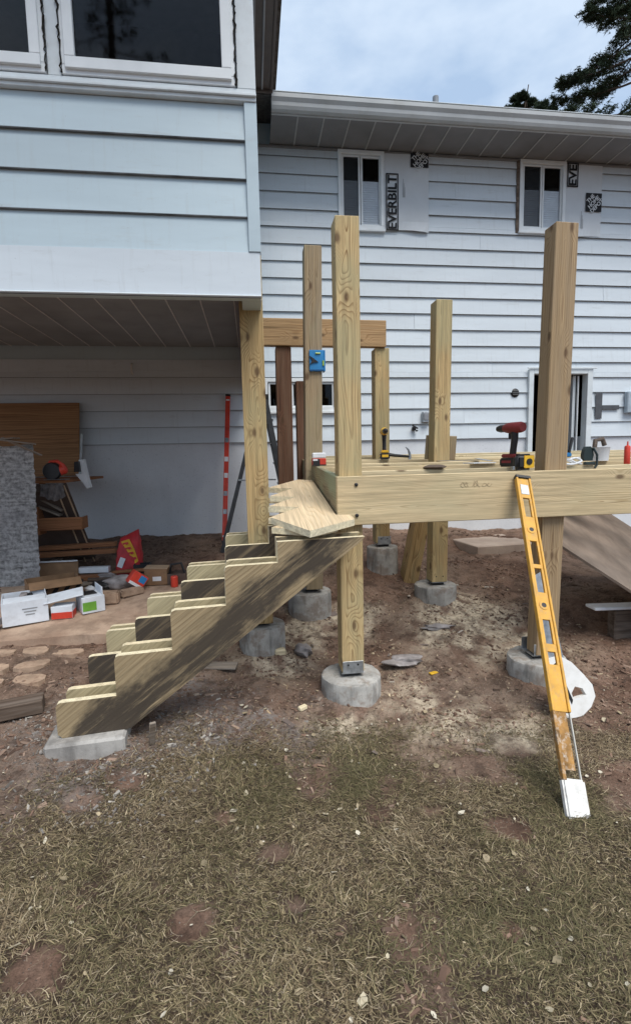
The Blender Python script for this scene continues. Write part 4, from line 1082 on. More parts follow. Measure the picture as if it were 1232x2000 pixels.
# red cement bag
t_ = thing('cement_bag', 'upright red bag with yellow lettering slumped on the patio', 'bag', T(-1.22, 5.0, pz(5.0)))
bm = bmesh.new(); NB, NH = 20, 12
rv = []
for b in range(NH + 1):
    h_ = b / NH; w_ = .125 * (1.0 - .28 * h_ ** 3) ; d_ = .085 * (1 - h_ ** 3.0) ** .6 + .006
    row = []
    for a in range(NB):
        t2 = 2 * math.pi * a / NB; cxx = math.copysign(abs(math.cos(t2)) ** .6, math.cos(t2)); sy2 = math.copysign(abs(math.sin(t2)) ** .6, math.sin(t2))
        row.append(bm.verts.new((w_ * cxx + .05 * h_ ** 1.5 + random.uniform(-.006, .006), d_ * sy2 + random.uniform(-.006, .006) + .03 * h_, .385 * h_ * (1 + .12 * (cxx * .7) * h_) + random.uniform(-.005, .005))))
    rv.append(row)
for b in range(NH):
    for a in range(NB): bm.faces.new((rv[b][a], rv[b][(a + 1) % NB], rv[b + 1][(a + 1) % NB], rv[b + 1][a]))
bm.faces.new(rv[0][::-1]); bm.faces.new(rv[-1])
BB = T(-1.225, 4.98, pz(4.98)) @ R(-6, 'Y')
link('bag_body', bm2me('bag_body', bm, 50), M_REDB, BB, t_)
bandm = plain('yellow_print', (.75, .42, .03), .5)
link('yellow_print', prism('yellow_print', [(-.03, .33), (.05, .345), (.085, .24), (.105, .12), (.06, .09), (.03, .2)], .005), bandm, BB @ T(.005, -.083, 0) @ R(-5, 'X'), t_)
for q, (a, b) in enumerate(((.02, .305), (.037, .255), (.052, .205), (.068, .15))):
    link('red_stroke', prism('red_stroke', [(-.028, .012), (.02, .016), (.028, -.004), (.006, -.012), (-.006, .0), (-.026, -.008)], .003), M_REDB, BB @ T(a + .005, -.0875, b) @ R(-5, 'X'), t_)
boxl('white_print', BB, (-.045, -.094, .13), (.05, .004, .10), M_WHT, t_, .001, rot=R(30, 'Y'))

# red spirit level against the wall
t_ = thing('red_level', 'long red spirit level leaning against the house wall', 'spirit level', T(-.36, 5.95, .49))
p0, p1 = Vector((-.355, 5.95, g1(-.355, 5.95) + .005)), Vector((-.262, 6.455, 2.335))
B = frame_of(p0, p1, (1, 0, 0)); LL = (p1 - p0).length
boxl('rail', B, (0, 0, 0), (LL, .058, .024), M_REDP, t_, .003)
for u_ in (-.92, -.60, -.36, -.12, .10, .36, .92):
    boxl('vial_window', B, (u_ * LL / 2, 0, 0), (.06 if abs(u_) < .9 else .02, .046, .028), M_WHT if abs(u_) not in (.60, .36) else M_STEEL, t_, .002)
for s_ in (-1, 1): boxl('end_cap', B, (s_ * (LL / 2 - .012), 0, 0), (.024, .062, .03), M_BLK, t_, .002)
# stepladder behind the corner post
t_ = thing('stepladder', 'dark stepladder standing open behind the corner post', 'ladder', T(.1, 5.75, .5))
def rail(a, b, w_=.045): return board('rail', a, b, w_, .025, (0, 1, 0), M_ALU, t_)
apx = .145
for y in (5.55, 5.95):
    rail((-.36, y, g1(-.36, y)), (apx - .03, y, 2.18)); rail((.47, y, g1(.47, y)), (apx + .03, y, 2.18), .06)
for q in range(6):
    f_ = (q + 1) / 7.0; zz = .5 + 1.68 * f_
    boxl('step', T(.47 + (apx + .03 - .47) * f_, 5.75, zz), (0, 0, 0), (.085, .40, .025), M_ALU, t_)
    if q % 2 == 0: boxl('brace_bar', T(-.36 + (apx - .03 + .36) * f_, 5.75, zz), (0, 0, 0), (.025, .40, .03), M_ALU, t_)
boxl('top_cap', T(apx, 5.75, 2.195), (0, 0, 0), (.14, .44, .05), M_BLK, t_)
boxl('spreader_bar', T(.06, 5.53, 1.28), (0, 0, 0), (.42, .012, .02), M_STEEL, t_)

# ------------------------------------------------------------------ tools on the deck
def drill(name, label, M, col, axis_front=False):
    """cordless driver standing on its battery; nose along -X of its own frame"""
    t2 = thing(name, label, 'drill', M)
    link('motor_housing', lathe('motor_housing', [(0, -.075), (.026, -.075), (.031, -.06), (.032, .02), (.027, .05), (.02, .07), (0, .07)], 18), col, M @ T(.012, 0, .225) @ R(-90, 'Y'), t2)
    link('chuck', lathe('chuck', [(0, .0), (.022, .0), (.0225, .03), (.016, .055), (.007, .058), (.005, .066), (0, .066)], 16), M_BLK, M @ T(-.052, 0, .225) @ R(-90, 'Y'), t2)
    bm = bmesh.new()
    secs = [(.012, 0.0, .022, .017), (.018, .05, .021, .016), (.026, .10, .022, .017), (.022, .155, .027, .02)]
    rows_ = []
    for cx2, z2, a2, b2 in [(s_[0], .06 + s_[1] * .98, s_[2], s_[3]) for s_ in secs]:
        rows_.append([bm.verts.new((cx2 + a2 * math.cos(k2 * math.pi / 6), b2 * math.sin(k2 * math.pi / 6), z2)) for k2 in range(12)])
    for r1, r2 in zip(rows_, rows_[1:]):
        for k2 in range(12): bm.faces.new((r1[k2], r1[(k2 + 1) % 12], r2[(k2 + 1) % 12], r2[k2]))
    bm.faces.new(rows_[0][::-1]); bm.faces.new(rows_[-1])
    link('handle', bm2me('handle', bm, 50), M_BLK, M, t2)
    boxl('trigger', M, (-.012, 0, .178), (.016, .014, .034), M_BLK if col is not M_BLK else M_YEL, t2, .004)
    link('foot', rbox(.10, .06, .022, .006), col, M @ T(0, 0, .064), t2)
    link('battery', rbox(.115, .072, .052, .008), M_BLK, M @ T(0, 0, .0265), t2)
    for s_ in (-1, 1): boxl('battery_stripe', M, (0, s_ * .0365, .03), (.07, .002, .014), col, t2, 0)
    boxl('battery_stripe', M, (-.058, 0, .03), (.002, .05, .02), col, t2, 0)
    return t2
J = lambda y: dz(y)
M_SALM = plain('faded_red_plastic', (.26, .04, .04), .5, .3)
d_ = drill('cordless_drill', 'red and black cordless drill standing behind the tape measure on the beam', T(1.775, 3.2, J(3.2) + .001) @ R(-74, 'Z') @ Matrix.Scale(1.18, 4), M_SALM)
d_ = drill('cordless_drill', 'yellow and black cordless drill standing at the back of the deck', T(1.195, 4.34, J(4.34) + .001) @ R(80, 'Z') @ Matrix.Scale(1.12, 4), M_YEL)
# tape measures
def tape(label, M, body, face, mark):
    t2 = thing('tape_measure', label, 'tape measure', M)
    link('case', rbox(.105, .055, .085, .018, 3), body, M @ T(0, 0, .0435), t2)
    boxl('face_plate', M, (.018, -.0285, .045), (.058, .004, .066), face, t2, .004)
    link('logo_disc', lathe('disc', [(0, 0), (.017, 0), (.017, .003), (0, .003)], 14), mark, M @ T(.018, -.0305, .045) @ R(90, 'X'), t2)
    boxl('tape_hook', M, (-.058, 0, .012), (.012, .022, .018), M_STEEL, t2, .001)
    return t2
tape('black tape measure with yellow face on the front beam', T(1.645, 2.825, 1.4035) @ R(3, 'Z') @ Matrix.Scale(1.15, 4), M_BLK, M_YEL, M_BLK)
t2 = thing('screw_box', 'red, black and white box of screws on the left edge of the deck', 'box', T(.52, 3.75, J(3.75)))
B = T(.515, 3.75, J(3.75) + .001) @ R(-2, 'Z')
link('carton_body', rbox(.105, .06, .055, .003, 1), M_REDP, B @ T(0, 0, .0285), t2); boxl('lid', B, (0, 0, .078), (.102, .058, .042), M_WHT, t2, .006)
boxl('black_print', B, (-.022, -.0312, .03), (.055, .002, .045), M_BLK, t2, 0); boxl('base_strip', B, (0, -.0315, .005), (.106, .002, .01), M_BLK, t2, 0); boxl('white_print', B, (-.03, -.0325, .045), (.035, .002, .014), M_WHT, t2, 0)
# hammer lying on the joists
t2 = thing('hammer', 'claw hammer with black handle lying on the deck joists', 'hammer', T(1.35, 4.36, J(4.36)))
link('handle', tubeme('handle', [(1.235, 4.36, J(4.36) + .045), (1.30, 4.36, J(4.36) + .036), (1.44, 4.365, J(4.365) + .022)], [.017, .014, .011]), M_BLK, Matrix.Identity(4), t2)
link('head', tubeme('head', [(1.435, 4.365, J(4.365) - .012), (1.44, 4.365, J(4.365) + .02), (1.437, 4.365, J(4.365) + .05), (1.425, 4.365, J(4.365) + .085), (1.40, 4.365, J(4.365) + .11)], [.015, .014, .012, .009, .004]), M_STEEL, Matrix.Identity(4), t2)
# blue post level strapped to the weathered post
t2 = thing('post_level', 'bright blue plastic post level on the weathered rear post', 'post level', T(.535, 3.95, 2.2))
B = T(.543, 3.9705, 2.275)
boxl('front_plate', B, (0, 0, 0), (.115, .016, .165), M_BLUE, t2, .003)
boxl('side_plate', B, (.064, .03, 0), (.012, .075, .165), M_BLUE, t2, .003)
link('black_wedge', prism('black_wedge', [(-.056, .035), (-.03, .02), (.012, -.012), (-.03, -.018), (-.056, -.03), (-.036, .0)], .01), M_BLK, B @ T(0, -.0125, 0), t2)
for x, z, a in ((.01, .055, 0), (.052, -.02, 90)): link('vial', tubeme('vial', [(-.02, 0, 0), (.02, 0, 0)], .007), plain('vial_green', (.35, .5, .08), .2), B @ T(x, -.012, z) @ R(a, 'Y'), t2)
boxl('lower_lip', B, (0, -.0095, -.075), (.112, .004, .012), plain('blue_dark', (.02, .10, .25), .4), t2)
# plywood scrap leaning on the rear right post, square, clamps and tubes
o = board('plywood_scrap', (1.645, 4.165, J(4.16) + .002), (1.655, 4.15, J(4.16) + .21), .28, .012, (0, 1, 0), M_OLDP); tag(o, 'plywood scrap standing behind the rear right post', 'plywood')
t2 = thing('framing_square', 'flat steel framing square lying across the joists by the rear right post', 'framing square', T(1.68, 3.94, J(3.94)))
boxl('blade', T(1.72, 3.955, J(3.95) + .004), (0, 0, 0), (.34, .045, .003), M_STEEL, t2, 0, rot=R(-8, 'Z')); boxl('tongue', T(1.86, 3.78, J(3.8) + .016), (0, 0, 0), (.04, .34, .003), M_STEEL, t2, 0, rot=R(3, 'X') @ R(-8, 'Z'))
o = link('folded_paper', boxme(.2, .14, .006, .001, 'paper'), M_WHT, T(1.74, 3.60, J(3.6) + .004) @ R(10, 'Z')); tag(o, 'white paper sheet lying on the joists in front of the rear right post', 'paper')
o = lump('wood_chip', M_DKW, T(1.23, 3.20, J(3.2) + .012), .05, (1.6, 1, .3), 12, 'dark wood chip lying on a joist behind the front beam', 'chip')
t2 = thing('extension_cord', 'coiled white cord with blue plug on the deck right of the tall post', 'cord', T(2.2, 3.2, J(3.2)))
pts = []
for q in range(60):
    a = q / 59 * 2 * math.pi * 3
    pts.append((2.20 + (.085 + .02 * math.sin(q)) * math.cos(a), 3.2 + .03 * math.sin(a), J(3.2) + .03 + .022 * math.sin(a * 1.3 + 1)))
link('cord', tubeme('cord', pts, .007, 6), M_WHT, Matrix.Identity(4), t2)
link('plug', rbox(.05, .03, .03, .006), M_BLUE, T(2.175, 3.17, J(3.2) + .075), t2)
link('lead', tubeme('lead', [(2.185, 3.17, J(3.2) + .09), (2.20, 3.17, J(3.2) + .16), (2.215, 3.18, J(3.2) + .19)], .012, 6), M_BLK, Matrix.Identity(4), t2)
t2 = thing('quick_clamp', 'dark green clamp gripping the joist right of the coiled cord', 'clamp', T(2.36, 3.2, J(3.2)))
link('jaw', prism('jaw', [(-.03, .0), (.03, .0), (.038, .04), (.03, .085), (.012, .10), (-.015, .10), (-.03, .08), (-.038, .04)], .035, smooth=40), M_DGREEN, T(2.345, 3.2, J(3.2) + .03), t2)
link('bar', tubeme('bar', [(2.375, 3.18, J(3.2) + .12), (2.40, 3.17, J(3.2) + .07), (2.40, 3.17, J(3.2) - .0), (2.385, 3.17, J(3.2) - .02)], .008, 6), M_DGREEN, Matrix.Identity(4), t2)
boxl('pad', T(2.345, 3.175, J(3.2) + .012), (0, 0, 0), (.075, .03, .022), M_DGREEN, t2)
t2 = thing('sealant_tube', 'red sealant tube standing at the right edge of the deck', 'tube', T(2.655, 3.2, J(3.2)))
link('tube_body', lathe('tube_body', [(0, 0), (.019, 0), (.02, .004), (.02, .12), (.016, .128), (.006, .132), (.004, .16), (0, .16)], 18), M_REDP, T(2.655, 3.2, J(3.2) + .001), t2)
t2 = thing('tool_bucket', 'white tub with brown tool on top at the far right of the deck', 'tub', T(2.66, 3.58, J(3.58)))
link('tub', lathe('tub', [(0, 0), (.07, 0), (.08, .10), (.084, .105), (.078, .105), (.068, .01), (0, .01)], 20), M_WHT, T(2.72, 3.58, J(3.58) + .001), t2)
link('tool_grip', tubeme('tool_grip', [(2.68, 3.58, J(3.58) + .06), (2.69, 3.58, J(3.58) + .16), (2.75, 3.58, J(3.58) + .17), (2.77, 3.58, J(3.58) + .12)], .018), M_DKW, Matrix.Identity(4), t2)

# ------------------------------------------------------------------ yellow level, saw, boards and slab
t2 = thing('yellow_level', 'long worn yellow spirit level leaning on the front beam', 'spirit level', T(1.29, 1.73, 0))
p0, p1 = Vector((1.29, 1.73, g1(1.29, 1.73) - .01)), Vector((1.615, 2.778, 1.365))
B = frame_of(p0, p1, (1, 0, 0)); LL = (p1 - p0).length
B = B @ T(-LL / 2, 0, 0)
WD = .088
slots = [(.634, .696), (.735, .859), (1.007, 1.146), (1.17, 1.313), (1.47, 1.60)]
for s_ in (-1, 1):
    boxl('edge_rail', B, ((.42 + LL) / 2, s_ * (WD / 2 - .006), 0), (LL - .42, .012, .030), M_LVL, t2, .002)
boxl('edge_rail', B, (.28, -WD / 2 + .008, 0), (.28, .016, .029), M_LVLW, t2, .002); boxl('edge_rail', B, (.28, WD / 2 - .003, 0), (.28, .005, .012), M_TWINE, t2, .001)
boxl('web', B, (.30, -.004, 0), (.24, WD - .034, .008), M_LVLW, t2, .001)
edges = [.42] + [e for sl_ in slots for e in sl_] + [LL - .012]
bm = bmesh.new()
for a, b in zip(edges[0::2], edges[1::2]): bmbox(bm, b - a, WD - .026, .014, T((a + b) / 2, 0, 0), .001)
for a, b in slots:
    for s_ in (-1, 1): bmbox(bm, b - a, .012, .014, T((a + b) / 2, s_ * (WD / 2 - .0185), 0))
link('web', bm2me('web', bm), M_LVL, B, t2)
link('end_block', rbox(.15, WD + .012, .036, .008), M_LVLE, B @ T(.072, 0, 0), t2)
boxl('end_cap', B, (LL - .008, 0, 0), (.022, WD + .004, .034), M_BLK, t2, .003)
for u_ in (1.386, .936):
    link('vial_ring', lathe('vial_ring', [(.013, -.010), (.024, -.010), (.024, .010), (.013, .010)], 18), M_LVL, B @ T(u_, 0, 0), t2)
    link('vial', lathe('vial', [(0, -.009), (.0135, -.009), (.0135, .009), (0, .009)], 14), M_BLK, B @ T(u_, 0, 0), t2)
boxl('vial_plate', B, (1.66, 0, 0), (.07, .05, .018), M_STEEL, t2, .002)
# handsaw with white handle
t2 = thing('handsaw', 'handsaw with a big white handle leaning on the pier behind the level', 'handsaw', T(1.83, 2.47, 0))
HS = T(1.775, 2.50, g1(1.775, 2.50) + .16) @ R(-14, 'X') @ R(-4, 'Y') @ Matrix.Scale(1.1, 4)
outp = [(-.10, .165), (-.03, .17), (.03, .13), (.085, .06), (.125, .0), (.13, -.06), (.095, -.11), (.04, -.145), (-.03, -.15), (-.085, -.12), (-.11, -.05), (-.115, .06)]
inn = [(.0, -.025), (.025, .005), (.065, -.01), (.08, -.045), (.04, -.05), (.005, -.055)]
bm = bmesh.new()
lay = []
for yy2 in (-.013, .013):
    lay.append(([bm.verts.new((a, yy2, b)) for a, b in outp], [bm.verts.new((a, yy2, b)) for a, b in inn]))
for L_ in lay:
    es = []
    for loop in L_:
        for q in range(len(loop)): es.append(bm.edges.new((loop[q], loop[(q + 1) % len(loop)])))
    bmesh.ops.triangle_fill(bm, use_beauty=True, use_dissolve=False, edges=es)
for w2 in (0, 1):
    a_, b_ = lay[0][w2], lay[1][w2]
    for q in range(len(a_)): bm.faces.new((a_[q], a_[(q + 1) % len(a_)], b_[(q + 1) % len(b_)], b_[q]))
link('handle', bm2me('handle', bm, 30), plain('white_handle', (.78, .77, .74), .5, .35, var=.05, dirt=(.5, .45, .38), dirtamt=.3), HS, t2)
link('blade', prism('blade', [(-.10, .06), (.0, .1), (-.035, .62), (-.085, .60)], .002), M_STEEL, HS @ T(0, -.004, 0), t2)
link('bracket_rib', prism('bracket_rib', [(-.075, .13), (-.055, .14), (.0, -.06), (-.01, -.08)], .03), M_BLK, HS, t2)
# weathered sheet propped under the deck at the right
A_, D_ = Vector((1.99, 3.20, .965)), Vector((3.55, 2.92, -.10))
bk = Vector((1.2, 1.2, .125)); nn = (D_ - A_).cross(bk).normalized() * .018
ctr = (A_ + D_ + bk) / 2
cs4 = [A_, D_, D_ + bk, A_ + bk]
vs = [(p - ctr) for p in cs4] + [(p - ctr - nn) for p in cs4]
o = link('weathered_sheet', mesh('weathered_sheet', vs, [(0, 1, 2, 3), (7, 6, 5, 4), (0, 4, 5, 1), (1, 5, 6, 2), (2, 6, 7, 3), (3, 7, 4, 0)]), M_WPLY, T(*ctr)); tag(o, 'weathered grey plywood sheet sloping down under the deck at right', 'plywood')
o = board('edge_board', (2.52, 3.34, g1(2.52, 3.34) + .24), (3.3, 3.30, g1(3.3, 3.3) + .22), .022, .12, (0, 1, 0), M_WHT); tag(o, 'white edged board lying below the weathered sheet at right', 'board')
o = link('support_block', boxme(.5, .09, .235, .01, 'sup'), M_DKW, T(2.95, 3.34, g1(2.9, 3.34) + .11)); tag(o, 'dark timber block under the white edged board', 'block')
bm = bmesh.new(); bmbox(bm, .80, .72, .14, None, .012)
for v in bm.verts: v.co += Vector((random.uniform(-.006, .006), random.uniform(-.006, .006), random.uniform(-.004, .004)))
o = link('step_slab', bm2me('step_slab', bm), M_SLABW, T(2.90, 5.68, .385) @ R(6, 'Z')); tag(o, 'flat dusty concrete slab on the ground behind the deck', 'slab')
# planks and pavers left of the stair
o = board('dark_plank', (-1.98, 2.50, g1(-1.6, 2.55) + .035), (-1.175, 2.74, g1(-1.2, 2.74) + .035), .075, .11, (0, 1, 0), M_DKW); tag(o, 'dark weathered plank lying on the soil left of the stair', 'plank')
k2 = 0
plabs = ['flat pale paver set in soil, closest to the patio and leftmost', 'flat pale paver set in soil, second along the patio edge', 'flat pale paver set in soil, nearest the stair', 'flat pale paver in the middle row, left', 'flat pale paver in the middle row, right', 'flat pale paver in the front row, left', 'flat pale paver in the front row, right']
for x, y in ((-1.72, 3.42), (-1.49, 3.43), (-1.27, 3.41), (-1.66, 3.22), (-1.44, 3.24), (-1.60, 3.03), (-1.38, 3.06)):
    bm = bmesh.new(); vs2 = []
    n2 = 9
    for q in range(n2):
        a = 2 * math.pi * q / n2; r2 = random.uniform(.75, 1.05)
        vs2.append(bm.verts.new((.105 * r2 * math.copysign(abs(math.cos(a)) ** .7, math.cos(a)), .07 * r2 * math.copysign(abs(math.sin(a)) ** .7, math.sin(a)), 0)))
    f_ = bm.faces.new(vs2); ex = bmesh.ops.extrude_face_region(bm, geom=[f_]); bmesh.ops.translate(bm, vec=(0, 0, .05), verts=[v for v in ex['geom'] if isinstance(v, bmesh.types.BMVert)])
    o = link('flat_paver', bm2me('flat_paver', bm), M_PAVER, T(x, y, g1(x, y) - .040) @ R(random.uniform(-12, 12), 'Z') @ R(random.uniform(-3, 3), 'X')); tag(o, plabs[k2], 'paver', 'pavers left of the stair'); k2 += 1

# ------------------------------------------------------------------ trees
M_BARK = plain('bark', (.10, .075, .06), .95, .1, var=.3, scale=8, bump=.5)
def foliage_mat(name, c1, c2):
    n = NT(name); a = n.noise(n.coord(), 2.2, 3, .6)
    k = n.ramp(a, [(.3, c1), (.7, c2)])
    return n.done(k, .8, .15)
M_NEED = foliage_mat('needles', (.022, .036, .022), (.06, .085, .045))
def conifer(label, x, y, z0, hgt, seed, zlow=.12, reach=.26, dens=1.0):
    rr = random.Random(seed)
    t2 = thing('conifer_tree', label, 'tree', T(x, y, z0), None)
    tp = [(x + rr.uniform(-.05, .05) * q, y, z0 + hgt * q / 8) for q in range(9)]
    vs, fs = tube(tp, [hgt * .016 * (1 - q / 8.6) for q in range(9)], 9)
    nv = []; nf = []
    h_ = zlow * hgt
    while h_ < hgt * .985:
        f_ = h_ / hgt; L_ = hgt * reach * (1 - f_) ** .75 * rr.uniform(.65, 1.1) + .25
        az = rr.uniform(0, 2 * math.pi); dr = Vector((math.cos(az), math.sin(az), 0)); sd2 = Vector((-dr.y, dr.x, 0))
        base = Vector((x, y, z0 + h_)); droop = rr.uniform(.25, .5)
        cur = lambda t: base + dr * (L_ * t) + Vector((0, 0, -droop * L_ * t + .22 * L_ * t * t))
        v2, f2 = tube([cur(q / 4) for q in range(5)], [.035 * L_ * .35 * (1 - q / 4.6) + .006 for q in range(5)], 5)
        o2 = len(vs); vs += v2; fs += [tuple(i2 + o2 for i2 in f3) for f3 in f2]
        nsp = int((7 + L_ * 5) * dens)
        for q in range(nsp):
            t3 = rr.uniform(.22, 1.0) ** .8; sgn = rr.choice((-1, 1))
            p = cur(t3); sl2 = L_ * .26 * (1.15 - t3) * rr.uniform(.5, 1.1) + .12
            q2 = p + (sd2 * sgn * .8 + dr * .55) * sl2 + Vector((0, 0, rr.uniform(-.25, .08) * sl2))
            v2, f2 = tube([p, q2], [.009, .004], 3, cap=False); o2 = len(vs); vs += v2; fs += [tuple(i2 + o2 for i2 in f3) for f3 in f2]
            for k3 in range(int(13 * dens) + 3):
                c3 = p.lerp(q2, rr.uniform(.15, 1.05)) + Vector((rr.gauss(0, .035), rr.gauss(0, .035), rr.gauss(0, .03)))
                a3 = Vector((rr.gauss(0, 1), rr.gauss(0, 1), rr.gauss(0, .7))).normalized() * rr.uniform(.045, .10)
                b3 = a3.cross(Vector((rr.gauss(0, 1), rr.gauss(0, 1), rr.gauss(0, 1)))).normalized() * rr.uniform(.007, .014)
                o3 = len(nv); nv += [c3 - a3, c3 + b3, c3 + a3, c3 - b3]; nf.append((o3, o3 + 1, o3 + 2, o3 + 3))
        h_ += rr.uniform(.08, .22) * (hgt / 14) / max(1.0, dens * .6)
    link('trunk', mesh('trunk', vs, fs, smooth=50), M_BARK, Matrix.Identity(4), t2)
    link('crown', mesh('crown', nv, nf), M_NEED, Matrix.Identity(4), t2)
    return t2
conifer('big dark conifer rising behind the roof at the upper right', 12.1, 14.5, .3, 19, 5, zlow=.4, reach=.31, dens=2.6)
conifer('small conifer top peeking over the gutter', 11.75, 20.5, .3, 16.25, 9, zlow=.75, reach=.36, dens=4.0)
conifer('conifer at the back of the yard, mirrored in the big window', -4.6, -14.0, 0, 23, 21, zlow=.3, reach=.2, dens=.9)

# ------------------------------------------------------------------ turf, litter and chips
def blades(name, N, xr, yr, lr, wr, elev, palette, seed, dens, segs=3, kind_mat=None, label=None, cat=None):
    r_ = np.random.default_rng(seed)
    x = r_.uniform(*xr, N * 3); y = r_.uniform(*yr, N * 3)
    keep = r_.uniform(0, 1, N * 3) < dens(x, y)
    x, y = x[keep][:N], y[keep][:N]; n_ = len(x)
    z = gz(x, y)
    az = r_.normal(0, 1.1, n_) + 9.0 * fbm(x, y, 4, 91, 2); el = np.radians(r_.uniform(*elev, n_)); L = r_.uniform(*lr, n_); w = r_.uniform(*wr, n_)
    L = L * (.55 + .9 * fbm(x, y, 7, 37, 2)); bend = r_.normal(0, 1.2, n_); curl = r_.uniform(.3, 1.5, n_)
    P = np.zeros((n_, segs + 1, 2, 3)); px_, py_, pz_ = x.copy(), y.copy(), z - .003
    for s_ in range(segs + 1):
        t = s_ / segs; ww = w * (1 - .85 * t) / 2
        sxv, syv = -np.sin(az), np.cos(az)
        for k3, sg in ((0, -1), (1, 1)):
            P[:, s_, k3, 0] = px_ + sg * sxv * ww; P[:, s_, k3, 1] = py_ + sg * syv * ww; P[:, s_, k3, 2] = pz_
        st = L / segs
        px_ = px_ + np.cos(az) * np.cos(el) * st; py_ = py_ + np.sin(az) * np.cos(el) * st; pz_ = np.maximum(pz_ + np.sin(el) * st, z + .002)
        az = az + bend * .5; el = el - curl * .55
    V_ = P.reshape(-1, 3); b0 = np.arange(n_)[:, None] * (segs + 1) * 2
    F_ = np.concatenate([b0 + np.array([2 * s_, 2 * s_ + 1, 2 * s_ + 3, 2 * s_ + 2]) for s_ in range(segs)], 1).reshape(-1, 4)
    me_ = bpy.data.meshes.new(name)
    me_.vertices.add(len(V_)); me_.vertices.foreach_set('co', V_.ravel())
    me_.loops.add(F_.size); me_.loops.foreach_set('vertex_index', F_.ravel().astype(np.int32))
    me_.polygons.add(len(F_)); me_.polygons.foreach_set('loop_start', np.arange(0, F_.size, 4)); me_.polygons.foreach_set('loop_total', np.full(len(F_), 4))
    me_.update()
    pal = np.array(palette); 
    gsel = np.clip(fbm(x, y, 2.3, 71, 3) * 1.6 - .3 + r_.normal(0, .28, n_), 0, .999)
    idx = (gsel * len(pal)).astype(int)
    colr = pal[idx] * r_.uniform(.72, 1.25, (n_, 1))
    cc = np.concatenate([np.repeat(colr, (segs + 1) * 2, 0), np.ones((n_ * (segs + 1) * 2, 1))], 1).astype(np.float32)
    ca_ = me_.color_attributes.new('tint', 'FLOAT_COLOR', 'POINT'); ca_.data.foreach_set('color', cc.ravel())
    o_ = link(name, me_, kind_mat, Matrix.Identity(4)); tag(o_, label, cat, kind='stuff')
    return o_
def tint_mat(name, rough=.85):
    n = NT(name); a = n.node('ShaderNodeAttribute', attribute_name='tint')
    return n.done(a.outputs['Color'], rough, .15)
M_TINT = tint_mat('dry_grass')
PAL = [(.25, .19, .118), (.40, .325, .215), (.10, .072, .045), (.19, .145, .085), (.06, .045, .03), (.30, .24, .14), (.105, .085, .045), (.20, .165, .09), (.12, .106, .055)]
blades('dry_grass', 200000, (-1.9, 2.7), (.45, 2.75), (.014, .066), (.0020, .0048), (2, 48), PAL, 3, lambda x, y: lawn(x, y) ** 1.3, 3, M_TINT, 'matted dry olive and straw coloured grass of the lawn', 'grass')
blades('straw_litter', 9000, (-1.6, 2.6), (.5, 3.2), (.03, .10), (.0018, .003), (0, 14), [(.42, .35, .25), (.36, .29, .20), (.30, .24, .17)], 5, lambda x, y: .25 + .5 * lawn(x, y), 3, M_TINT, 'loose straw stalks strewn over soil and lawn', 'straw')

def scatter(name, N, xr, yr, size, flat, palette, seed, dens, label, cat, kindf='chip', lift=.0):
    r_ = np.random.default_rng(seed)
    x = r_.uniform(*xr, N * 6); y = r_.uniform(*yr, N * 6)
    keep = r_.uniform(0, 1, N * 6) < dens(x, y)
    x, y = x[keep][:N], y[keep][:N]; n_ = len(x); z = gz(x, y)
    if kindf == 'chip':
        bv = np.array([(-1, -.45, -.3), (1, -.4, -.3), (.9, .5, -.3), (-.9, .4, -.3), (-.9, -.4, .3), (.85, -.3, .3), (.95, .45, .3), (-.8, .3, .3)])
        bf = np.array([(3, 2, 1, 0), (4, 5, 6, 7), (0, 1, 5, 4), (1, 2, 6, 5), (2, 3, 7, 6), (3, 0, 4, 7)])
    else:
        bv = np.array([(-.9, 0, 0), (-.4, -.72, .12), (.35, -.66, .1), (.85, 0, .22), (.35, .66, .1), (-.4, .72, .12), (0, 0, -.05), (0, 0, -.05)])
        bf = np.array([(0, 1, 2, 6), (6, 2, 3, 4), (6, 4, 5, 0)])
    s_ = r_.uniform(*size, n_) * r_.choice([.6, .8, 1, 1, 1.7], n_)
    fl_ = r_.uniform(*flat, n_)
    bvn = bv[None] * (1 + r_.uniform(-.28, .28, (n_, 8, 3)))
    bvn = bvn * np.stack([s_, s_ * r_.uniform(.5, 1.1, n_), s_ * fl_], 1)[:, None]
    a, b, c2 = r_.uniform(0, 6.28, n_), r_.normal(0, .28, n_), r_.normal(0, .28, n_)
    X_, Y_, Z_ = bvn[..., 0], bvn[..., 1], bvn[..., 2]
    Y2 = Y_ * np.cos(b)[:, None] - Z_ * np.sin(b)[:, None]; Z2 = Y_ * np.sin(b)[:, None] + Z_ * np.cos(b)[:, None]
    X3 = X_ * np.cos(c2)[:, None] + Z2 * np.sin(c2)[:, None]; Z3 = -X_ * np.sin(c2)[:, None] + Z2 * np.cos(c2)[:, None]
    X4 = X3 * np.cos(a)[:, None] - Y2 * np.sin(a)[:, None]; Y4 = X3 * np.sin(a)[:, None] + Y2 * np.cos(a)[:, None]
    V_ = np.stack([X4 + x[:, None], Y4 + y[:, None], Z3 + (z + s_ * fl_ * .25 + lift)[:, None]], -1).reshape(-1, 3)
    F_ = (np.arange(n_)[:, None, None] * 8 + bf[None]).reshape(-1, 4)
    me_ = bpy.data.meshes.new(name); me_.from_pydata(V_.tolist(), [], F_.tolist()); me_.update()
    pal = np.array(palette); colr = pal[r_.integers(0, len(pal), n_)] * r_.uniform(.7, 1.2, (n_, 1))
    cc = np.concatenate([np.repeat(colr, 8, 0), np.ones((n_ * 8, 1))], 1).astype(np.float32)
    ca_ = me_.color_attributes.new('tint', 'FLOAT_COLOR', 'POINT'); ca_.data.foreach_set('color', cc.ravel())
    o_ = link(name, me_, M_TINT, Matrix.Identity(4)); tag(o_, label, cat, kind='stuff')
soilm = lambda x, y: (1 - lawn(x, y))
